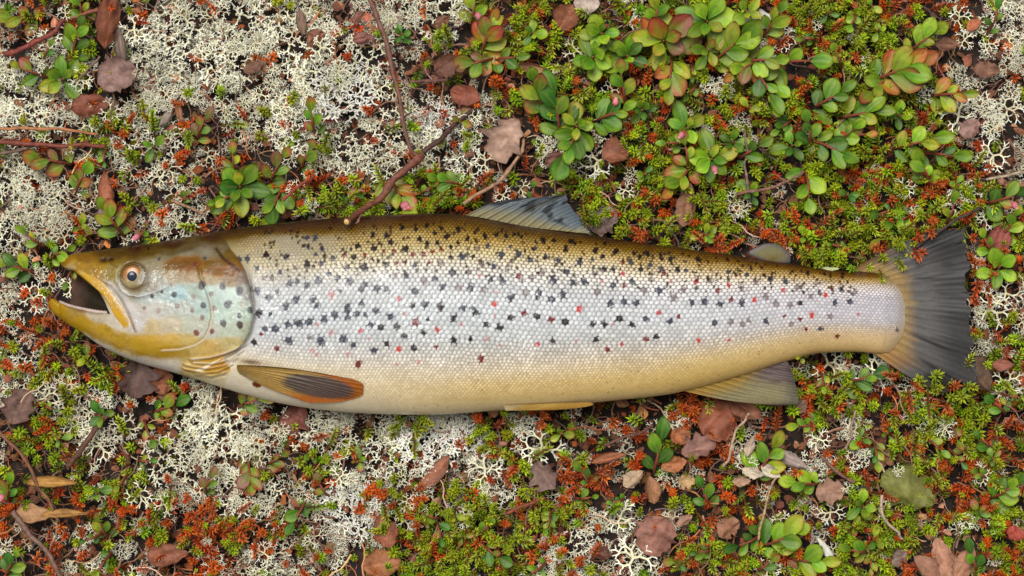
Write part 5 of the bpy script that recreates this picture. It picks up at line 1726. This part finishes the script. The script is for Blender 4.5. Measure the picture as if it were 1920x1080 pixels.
# ------------------------------------------------------------------ twigs
for k, (pts, rad, col, look) in enumerate(TWIGS):
    P = []
    for (x, y, z) in pts:
        wx, wy = at(x, y, z / 1000)
        P.append((wx, wy, z / 1000))
    n_ = 40 if len(pts) > 3 else 22
    path = polyline(P, n_)
    tt_ = np.arange(n_)
    path[:, 0] += (vnoise(tt_ * .16, tt_ * 0, k) - .5) * .0022
    path[:, 1] += (vnoise(tt_ * .16, tt_ * 0 + 9, k) - .5) * .0022
    taper = np.linspace(1.05, .85, n_)
    knot = 1 + .35 * (vnoise(tt_ * .8, tt_ * 0, k + 20) > .8)
    tv, tq, tt = tube(path, rad * PX * taper * knot, 8, .16, k)
    c = np.tile(lin(col), (len(tv), 1)) * (.6 + .8 * vnoise(tv[:, 0] * 900, tv[:, 1] * 900 + tv[:, 2] * 500, k))[:, None]
    root = obj("twig", mesh_np("twig", tv, tq, tt, np.clip(c / KL, .004, .6)), M_WOOD)
    tag(root, None, "twig", "twigs and bare stems on the heath mat")
    if k == 1:                                       # its pale cut end
        e = path[-1]
        d = path[-1] - path[-2]
        d /= np.linalg.norm(d)
        cv, cq, ct = tube(np.stack([e - d * .0002, e + d * .0006, e + d * .0010]), np.array([.92, .92, .7]) * rad * PX * .85, 12)
        obj("cut_end", mesh_np("cut_end", cv, cq, ct, np.tile(alb((232, 196, 120)), (len(cv), 1))), M_WOOD, root)
    mx_ = np.mean(np.array(pts), 0)
    NAMED.append((root, look, float(mx_[0]), float(mx_[1])))

# ------------------------------------------------------------------ lichen tufts that stand out
def cushion_proto(seed):
    """A full cushion: two dense prototypes grown through each other."""
    V1, Q1, C1 = lichen_proto(seed, True)
    V2, Q2, C2 = lichen_proto(seed + 1, True)
    s_, c_ = math.sin(1.1), math.cos(1.1)
    V2 = np.stack([V2[:, 0] * c_ - V2[:, 1] * s_ + .06, V2[:, 0] * s_ + V2[:, 1] * c_ - .05, V2[:, 2] * 1.08 + .03], 1)
    return np.concatenate([V1, V2]), np.concatenate([Q1, Q2 + len(V1)]), np.concatenate([C1, C2])


WHITE = []
for k in range(3):
    V, Q_, C_ = cushion_proto(140 + 5 * k)
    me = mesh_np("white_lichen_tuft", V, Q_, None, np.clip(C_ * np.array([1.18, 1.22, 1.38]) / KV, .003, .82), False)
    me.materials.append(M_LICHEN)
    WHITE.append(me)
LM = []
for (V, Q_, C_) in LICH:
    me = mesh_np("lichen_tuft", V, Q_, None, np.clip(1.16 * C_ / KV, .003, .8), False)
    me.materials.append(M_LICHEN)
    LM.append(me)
r_l = np.random.default_rng(31)
for k, (x, y, R, kind, tone) in enumerate(TUFTS):
    z = .006 if kind == 'd' else .011
    wx, wy = at(x, y, .014)
    o = bpy.data.objects.new("lichen_tuft", WHITE[k % 3] if kind == 'd' and tone > 1.07 else LM[k % 5 if kind == 'd' else 5 + k % 4])
    COLL.objects.link(o)
    o.location = (wx, wy, float(ground_z(np.array(wx), np.array(wy))) + .008 + z)
    s_ = R * PX / (.82 if kind == 'd' else 1.0)
    o.scale = (s_, s_, s_ * (.72 if kind == 'd' else .6))
    o.rotation_euler = (r_l.uniform(-.2, .2), r_l.uniform(-.2, .2), r_l.uniform(0, 6.3))
    tag(o, None, "lichen", "reindeer lichen tufts in the heath mat")
    NAMED.append((o, ("whitish" if tone > 1.03 else "cream-coloured") + (" dense lichen cushion" if kind == 'd' else " antler-branched lichen"), x, y))

# ------------------------------------------------------------------ crowberry plants that stand out: each a plant with its shoots as parts
SM = {}
for kk_, lst in PROTOS.items():
    SM[kk_] = []
    for (V, T_, C_) in lst:
        me = mesh_np("shoot", V, None, T_, np.clip(C_ / KV, .003, .6), False)
        me.materials.append(M_NEEDLE)
        SM[kk_].append(me)
r_c = np.random.default_rng(123)
BUSY = np.array([(x, y, R * .55) for (x, y, R, *_r) in SPRIGS] + [(x, y, max(L, W_) * (.33 if L < 110 else .2)) for (x, y, L, W_, *_r) in DEADS] + [(x, y, R * .8) for (x, y, R, *_r) in TUFTS])
PLANTS = [(880, 395 - 28, 26, 'r'), (948, 370, 22, 'r'), (1010, 782, 30, 'r'), (1180, 400, 40, 'g'), (1224, 300, 40, 'g'), (1330, 385, 44, 'g'), (1360, 405, 36, 'g'), (1210, 250, 40, 'g'), (1570, 470, 44, 'g'), (1620, 440, 40, 'g'), (1660, 400, 44, 'g'),
          (1520, 440, 30, 'r'), (1480, 450, 30, 'r'), (1720, 380, 36, 'g'), (1600, 350, 36, 'r'), (1770, 780, 48, 'g'), (1800, 810, 44, 'g'), (1840, 790, 40, 'g'), (1740, 730, 30, 'g'), (1700, 790, 36, 'r'), (1790, 735, 28, 'g'), (380, 1000, 44, 'r'),
          (350, 1030, 40, 'r'), (420, 980, 38, 'r'), (450, 985, 34, 'g'), (900, 1000, 46, 'g'), (860, 1040, 46, 'g'), (940, 1030, 44, 'g'), (790, 1000, 36, 'g'), (830, 960, 36, 'g'), (770, 940, 34, 'r'), (720, 920, 36, 'g'), (700, 940, 30, 'r'),
          (770, 800, 30, 'g'), (940, 860, 24, 'r'), (910, 820, 28, 'g'), (980, 880, 26, 'g'), (1000, 940, 30, 'g'), (1040, 960, 30, 'g'), (1080, 890, 34, 'r'), (1100, 910, 30, 'r'), (1290, 775, 36, 'r'), (1310, 760, 30, 'r'), (100, 790, 36, 'g'),
          (110, 620, 34, 'r'), (80, 640, 32, 'r'), (130, 660, 28, 'g'), (60, 700, 30, 'g'), (190, 240, 34, 'g'), (220, 250, 26, 'r'), (660, 370, 36, 'g'), (620, 385, 34, 'g'), (790, 390 - 8, 30, 'g'), (840, 374, 34, 'g'), (980, 60, 40, 'g'), (1000, 30, 36, 'g'),
          (1070, 150, 36, 'g'), (1170, 130, 30, 'r'), (1300, 140, 34, 'g'), (1350, 200, 34, 'g'), (1400, 210, 38, 'g'), (1470, 200, 38, 'g'), (1540, 80, 40, 'r'), (1520, 30, 40, 'g'), (1600, 80, 42, 'g'), (1600, 20, 38, 'g'), (1660, 40, 40, 'g'),
          (1700, 20, 34, 'r'), (1560, 140, 38, 'r'), (1750, 340, 40, 'r'), (1700, 330, 40, 'r'), (1810, 330, 36, 'g'), (1820, 380, 36, 'g'), (1640, 300, 38, 'g'), (1860, 470, 28, 'r'), (1850, 520, 26, 'r'), (1640, 1000, 40, 'g'), (1690, 1020, 34, 'g'),
          (1720, 840, 34, 'g'), (1880, 830, 40, 'r'), (1860, 870, 36, 'g'), (1840, 960, 36, 'r'), (1800, 900, 34, 'r'), (1530, 730, 34, 'g'), (1510, 745, 26, 'r'), (1560, 755, 24, 'g'), (1330, 1040, 36, 'g'), (1290, 1060, 32, 'r'), (1100, 1070, 36, 'r'),
          (1040, 1040, 36, 'g'), (560, 840, 26, 'r'), (600, 860, 28, 'g'), (480, 1000, 30, 'r'), (300, 985, 30, 'r'), (220, 960, 30, 'r'), (200, 930, 28, 'g'), (1220, 375, 30, 'r'), (1310, 340, 30, 'g'), (1110, 330, 34, 'g'), (1090, 360, 30, 'g')]


def make_crowberry(x, y, R, kind, r, up=0.0):
    hh = .012
    wx, wy = at(x, y, .018)
    gz_ = float(ground_z(np.array(wx), np.array(wy)))
    root = bpy.data.objects.new("crowberry_plant", None)
    COLL.objects.link(root)
    root.location = (wx, wy, gz_ + up)
    tag(root, None, "crowberry plant", "crowberry plants in the heath mat")
    n = int(round((R / 13.0) ** 1.5)) + 1
    for i in range(n):
        a = i * 2.4 + r.uniform(-.3, .3)
        rr = (R * .72) * math.sqrt((i + .3) / n) * PX
        k2 = kind if r.random() < .86 else ('r' if kind == 'g' else 'g')
        fam = SM[k2 if r.random() < .5 else k2.upper()]
        o = bpy.data.objects.new("shoot", fam[r.integers(0, len(fam))])
        COLL.objects.link(o)
        o.parent = root
        d = np.array([math.cos(a) * rr / (R * PX) * r.uniform(.5, 1.0), math.sin(a) * rr / (R * PX) * r.uniform(.5, 1.0), .85])
        sc_ = r.uniform(.0085, .0115) * (1.0 if fam in (SM['g'], SM['r']) else 1.6)
        if fam not in (SM['g'], SM['r']):
            d[2] = .4
        Rm = rot_from(d[None], r.uniform(0, 6.3))[0]
        o.matrix_local = mat4(Rm, sc_, (math.cos(a) * rr, math.sin(a) * rr, r.uniform(.014, .0205)))
    look = {"g": "yellow-green crowberry plant", "r": "rust-red crowberry plant"}[kind]
    NAMED.append((root, look, x, y))


for (x, y, R, kind) in PLANTS:
    if not under_fish(np.array([float(x)]), np.array([float(y)]), -4)[0]:
        make_crowberry(x, y, R, kind, r_c)

for (x, y, R, kind) in ((1672, 462, 30, 'g'), (1706, 446, 30, 'g'), (1640, 484, 24, 'g'), (1738, 414, 26, 'g'), (1738, 728, 26, 'g'), (1796, 722, 30, 'g'), (1768, 742, 26, 'r'), (1700, 716, 22, 'r'), (1520, 500, 24, 'g'), (1560, 496, 26, 'g'),
                        (1232, 452, 26, 'g'), (1190, 444, 24, 'g'), (1330, 464, 24, 'r'), (780, 784, 24, 'g'), (1010, 776, 22, 'r'), (640, 398, 24, 'g'), (800, 394, 24, 'g')):
    make_crowberry(x, y, R, kind, r_c, .016)     # these lean over the fish's edge

finish_labels()

# ------------------------------------------------------------------ the mat itself: what nobody could count
MARG = 200
r_m = np.random.default_rng(2024)


def scatter(per_cell, chan, edge=0.0, avoid=0.85, jit=26):
    """Random photo positions, thinned by the cell map's density of one channel."""
    area = ((1920 + 2 * MARG) / 60) * ((1080 + 2 * MARG) / 60)
    n = int(per_cell * area)
    px = r_m.uniform(-MARG, 1920 + MARG, n)
    py = r_m.uniform(-MARG, 1080 + MARG, n)
    rr, cc = cell(px + r_m.normal(0, jit, n), py + r_m.normal(0, jit, n))
    d = DGRID[rr, cc, chan] * (0.45 + 1.1 * fbm(px / 55, py / 55, 60.0 + chan, 2))
    ok = r_m.random(n) < d
    ok &= ~under_fish(px, py, edge)
    hit = np.zeros(n, bool)
    for (bx, by, br) in BUSY:
        hit |= (px - bx) ** 2 + (py - by) ** 2 < br * br
    ok &= ~(hit & (r_m.random(n) < avoid))
    return px[ok], py[ok]


def place(px, py, z):
    wx, wy = at(px, py, z)
    return np.stack([wx, wy, ground_z(wx, wy) + 0.008], 1)


def spun(n, tilt, scale, zs=None):
    a = r_m.uniform(0, 2 * np.pi, n)
    t = np.abs(r_m.normal(0, tilt, n))
    d = np.stack([np.sin(t) * np.cos(a), np.sin(t) * np.sin(a), np.cos(t)], 1)
    M = rot_from(d, r_m.uniform(0, 6.3, n))
    s = np.stack([scale, scale, scale if zs is None else scale * zs], 1)
    return M * s[:, None, :]


def tints(n, a=.16, b=.08):
    return (1 + r_m.normal(0, a, (n, 1)) + r_m.normal(0, b, (n, 3))).clip(.45, 1.6)


# lichen: one carpet object, its cushions set out by geometry nodes
TUFT_SRC = {}
for o in COLL.objects:
    if o.name.startswith("lichen_tuft"):
        TUFT_SRC.setdefault(o.data.name, o)


def lichen_carpet(kinds, M, P, label):
    scl = np.linalg.norm(M, axis=1)
    eul = np.array([mathutils.Matrix((m_ / s_).tolist()).to_euler() for m_, s_ in zip(M, scl)])
    me = bpy.data.meshes.new("reindeer_lichen")
    me.vertices.add(len(P))
    me.vertices.foreach_set("co", np.ascontiguousarray(P, np.float32).ravel())
    for nm, arr in (("tuft_turn", eul), ("tuft_size", scl)):
        me.attributes.new(nm, 'FLOAT_VECTOR', 'POINT').data.foreach_set("vector", np.ascontiguousarray(arr, np.float32).ravel())
    me.attributes.new("tuft_kind", 'INT', 'POINT').data.foreach_set("value", np.ascontiguousarray(kinds, np.int32))
    ng = bpy.data.node_groups.new("lichen_carpet", 'GeometryNodeTree')
    ng.interface.new_socket("Geometry", in_out='INPUT', socket_type='NodeSocketGeometry')
    ng.interface.new_socket("Geometry", in_out='OUTPUT', socket_type='NodeSocketGeometry')
    N = ng.nodes.new
    gi, go, jn = N('NodeGroupInput'), N('NodeGroupOutput'), N('GeometryNodeJoinGeometry')

    def named(nm, typ):
        q = N('GeometryNodeInputNamedAttribute')
        q.data_type = typ
        q.inputs['Name'].default_value = nm
        return q.outputs['Attribute']
    turn, size, kd_ = named("tuft_turn", 'FLOAT_VECTOR'), named("tuft_size", 'FLOAT_VECTOR'), named("tuft_kind", 'INT')
    er = N('FunctionNodeEulerToRotation')
    ng.links.new(turn, er.inputs[0])
    for k in range(9):
        src = TUFT_SRC.get(LM[k].name)
        if src is None:
            continue
        oi = N('GeometryNodeObjectInfo')
        oi.transform_space = 'ORIGINAL'
        oi.inputs['Object'].default_value = src
        oi.inputs['As Instance'].default_value = True
        cp = N('FunctionNodeCompare')
        cp.data_type = 'INT'
        cp.operation = 'EQUAL'
        ng.links.new(kd_, [s for s in cp.inputs if s.type == 'INT'][0])
        [s for s in cp.inputs if s.type == 'INT'][1].default_value = k
        ip = N('GeometryNodeInstanceOnPoints')
        ng.links.new(gi.outputs[0], ip.inputs['Points'])
        ng.links.new(cp.outputs[0], ip.inputs['Selection'])
        ng.links.new(oi.outputs['Geometry'], ip.inputs['Instance'])
        ng.links.new(er.outputs[0], ip.inputs['Rotation'])
        ng.links.new(size, ip.inputs['Scale'])
        ng.links.new(ip.outputs[0], jn.inputs[0])
    ng.links.new(jn.outputs[0], go.inputs[0])
    o = obj("reindeer_lichen", me, M_LICHEN)
    md = o.modifiers.new("carpet", 'NODES')
    md.node_group = ng
    tag(o, label, "lichen", kind="stuff")


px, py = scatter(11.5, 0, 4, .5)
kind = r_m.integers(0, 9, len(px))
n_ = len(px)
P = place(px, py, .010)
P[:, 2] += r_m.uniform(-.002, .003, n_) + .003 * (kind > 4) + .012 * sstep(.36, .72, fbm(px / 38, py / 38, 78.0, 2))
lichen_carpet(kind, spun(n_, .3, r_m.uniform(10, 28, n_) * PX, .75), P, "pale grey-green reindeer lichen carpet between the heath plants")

# crowberry mat
for chan, fam, nm, lab in ((1, 'gG', "crowberry_mat", "yellow-green crowberry shoots covering the ground"), (2, 'rR', "red_crowberry_mat", "rust-red crowberry shoots mixed through the heath mat")):
    Hc_ = Heap()
    px, py = scatter(14.5 if chan == 1 else 8.5, chan, 3, .75)
    protos = PROTOS[fam[0]] * 2 + PROTOS[fam[1]] * 2
    kind = r_m.integers(0, len(protos), len(px))
    nearf = under_fish(px, py, 13).astype(float)
    for k, pr in enumerate(protos):
        i = np.nonzero(kind == k)[0]
        sc_ = r_m.uniform(.0068, .0118, len(i))
        hz = r_m.uniform(-.001, .011, len(i)) + .017 * nearf[i] * r_m.random(len(i)) ** .5
        P = place(px[i], py[i], .010 + hz)
        P[:, 2] += hz
        tn = tints(len(i), .22, .09) * (np.array([1.0, 1.06, .8]) if chan == 1 else np.array([1.12, .98, .8]))
        tn[:, 1] *= .92 + .2 * r_m.random(len(i))
        lng = k >= 2 * len(PROTOS[fam[0]])
        if lng:                                     # branch lying over, needles along both sides
            P[:, 2] += .002
            Hc_.add(pr, spun(len(i), 1.15, sc_ * 1.65), P, tn)
        else:
            Hc_.add(pr, spun(len(i), .62, sc_), P, tn)
    tag(Hc_.build(nm, M_NEEDLE), lab, "ground cover", kind="stuff")

# litter: dead needles, leaf scraps, fine twigs
def flake_proto(seed):
    r = np.random.default_rng(seed)
    a = np.linspace(0, 2 * np.pi, 8, endpoint=False) + r.uniform(-.25, .25, 8)
    asp = r.uniform(.35, .8)
    rr = r.uniform(.32, .56, 8)
    o = np.stack([rr * np.cos(a), rr * np.sin(a) * asp], 1)
    i_ = o * .5
    cu = r.uniform(-.9, .9)
    z = lambda p: cu * p[:, 1] ** 2 + r.uniform(-.4, .4) * p[:, 0] ** 2 + r.normal(0, .035, len(p))
    V = np.concatenate([np.column_stack([o, z(o)]), np.column_stack([i_, z(i_) + .04]), [[0, 0, .05]]])
    T = []
    for k in range(8):
        k2 = (k + 1) % 8
        T += [(k, k2, 8 + k2), (k, 8 + k2, 8 + k), (8 + k, 8 + k2, 16)]
    C = np.tile(lin((122, 80, 56)), (17, 1)) * r.uniform(.7, 1.25, (17, 1))
    return V, np.array(T), C


FLAKES = [flake_proto(700 + k) for k in range(6)]
rod = np.array([[0, 0, 0], [.5, .07, .03], [.5, -.07, .03], [.5, 0, .12], [1, 0, 0]])
ROD = (rod, NEEDLE_T, np.tile(lin((146, 100, 76)), (5, 1)))
tw, tq4, _ = tube(polyline([(0, 0, 0), (.35, .06, .05), (.7, -.05, .03), (1, .04, .0)], 6), np.linspace(.022, .014, 6), 4)
TW = (tw, np.concatenate([tq4[:, [0, 1, 2]], tq4[:, [0, 2, 3]]]), np.tile(lin((140, 108, 88)), (len(tw), 1)))
H3 = Heap()
for proto, per, lo, hi, z0, z1, tl in [(f_k, 1.6, 9, 27, .002, .012, .5) for f_k in FLAKES] + [(ROD, 26, 7, 15, .002, .014, .6), (TW, 6.5, 24, 80, .004, .015, .22)]:
    px, py = scatter(per, 3, -6, .55)
    n_ = len(px)
    P = place(px, py, .008)
    P[:, 2] += r_m.uniform(z0, z1, n_) - .008 + .009 * (r_m.random(n_) < (.45 if proto is TW else .22))
    tn = tints(n_, .34, .10)
    pale = (r_m.random(n_) < .12)[:, None]
    tn = np.where(pale, tn * np.array([2.2, 2.6, 2.9]), tn)
    orange = (r_m.random(n_) < .12)[:, None]
    tn = np.where(orange, tn * np.array([1.7, 1.15, .7]), tn)
    H3.add(proto, spun(n_, tl, r_m.uniform(lo, hi, n_) * PX), P, tn.clip(.3, 4))
tag(H3.build("leaf_litter", M_LITTER), "brown leaf scraps, dead needles and fine twigs", "litter", kind="stuff")

# the same mat carried on beyond the frame: one patch per material, repeated around the frame as instances of itself
PW, PH_ = 2 * MARG + 1920, 2 * MARG + 1080


def patch_pts(n, lo, hi, s):
    x, y = r_m.uniform(-PW / 2, PW / 2, n), r_m.uniform(-PH_ / 2, PH_ / 2, n)
    f = fbm(x / 260 + 40, y / 260 + 40, 90.0, 3)
    k = (f > lo) & (f < hi) | (r_m.random(n) < s)
    return x[k] * PX, y[k] * PX


def carried_on(o):
    ng = bpy.data.node_groups.new("carried_on", 'GeometryNodeTree')
    ng.interface.new_socket("Geometry", in_out='INPUT', socket_type='NodeSocketGeometry')
    ng.interface.new_socket("Geometry", in_out='OUTPUT', socket_type='NodeSocketGeometry')
    gi, go = ng.nodes.new('NodeGroupInput'), ng.nodes.new('NodeGroupOutput')
    g2i = ng.nodes.new('GeometryNodeGeometryToInstance')
    jn = ng.nodes.new('GeometryNodeJoinGeometry')
    ng.links.new(gi.outputs[0], g2i.inputs[0])
    for ix in range(-2, 3):
        for iy in range(-3, 4):
            if ix == 0 and iy == 0:
                continue
            t = ng.nodes.new('GeometryNodeTransform')
            t.inputs['Translation'].default_value = (ix * PW * PX, iy * PH_ * PX, 0)
            t.inputs['Rotation'].default_value = (0, 0, math.pi if (ix * 3 + iy) % 2 else 0)
            ng.links.new(g2i.outputs[0], t.inputs[0])
            ng.links.new(t.outputs[0], jn.inputs[0])
    ng.links.new(jn.outputs[0], go.inputs[0])
    md = o.modifiers.new("carried_on", 'NODES')
    md.node_group = ng


n_ = 26000
x, y = r_m.uniform(-2.2, 2.2, n_), r_m.uniform(-1.9, 1.9, n_)
f = fbm(x / PX / 260 + 40, y / PX / 260 + 40, 90.0, 3)
k = ((f < .51) | (r_m.random(n_) < .06)) & ((np.abs(x) > PW / 2 * PX) | (np.abs(y) > PH_ / 2 * PX))
x, y = x[k], y[k]
n_ = len(x)
P = np.stack([x, y, ground_z(x, y) + r_m.uniform(.006, .018, n_)], 1)
lichen_carpet(r_m.integers(0, 9, n_), spun(n_, .3, r_m.uniform(16, 34, n_) * PX, .75), P, "pale reindeer lichen going on around the trout's place")
Hp = Heap()
allp = GREEN + LONGG + REDS[:3] + LONGR
x, y = patch_pts(4300, .40, 1, .22)
kd = r_m.integers(0, len(allp), len(x))
for k, pr in enumerate(allp):
    i = np.nonzero(kd == k)[0]
    P = np.stack([x[i], y[i], r_m.uniform(-.002, .010, len(i))], 1)
    lng = pr in LONGG or pr in LONGR if False else k in (6, 7, 8, 9, 13, 14, 15)
    Hp.add(pr, spun(len(i), 1.1 if lng else .6, r_m.uniform(.008, .013, len(i)) * (1.6 if lng else 1.0)), P, tints(len(i), .22, .09) * 1.15)
o = Hp.build("crowberry_mat", M_NEEDLE)
tag(o, "crowberry shoots going on around the trout's place", "ground cover", kind="stuff")
carried_on(o)
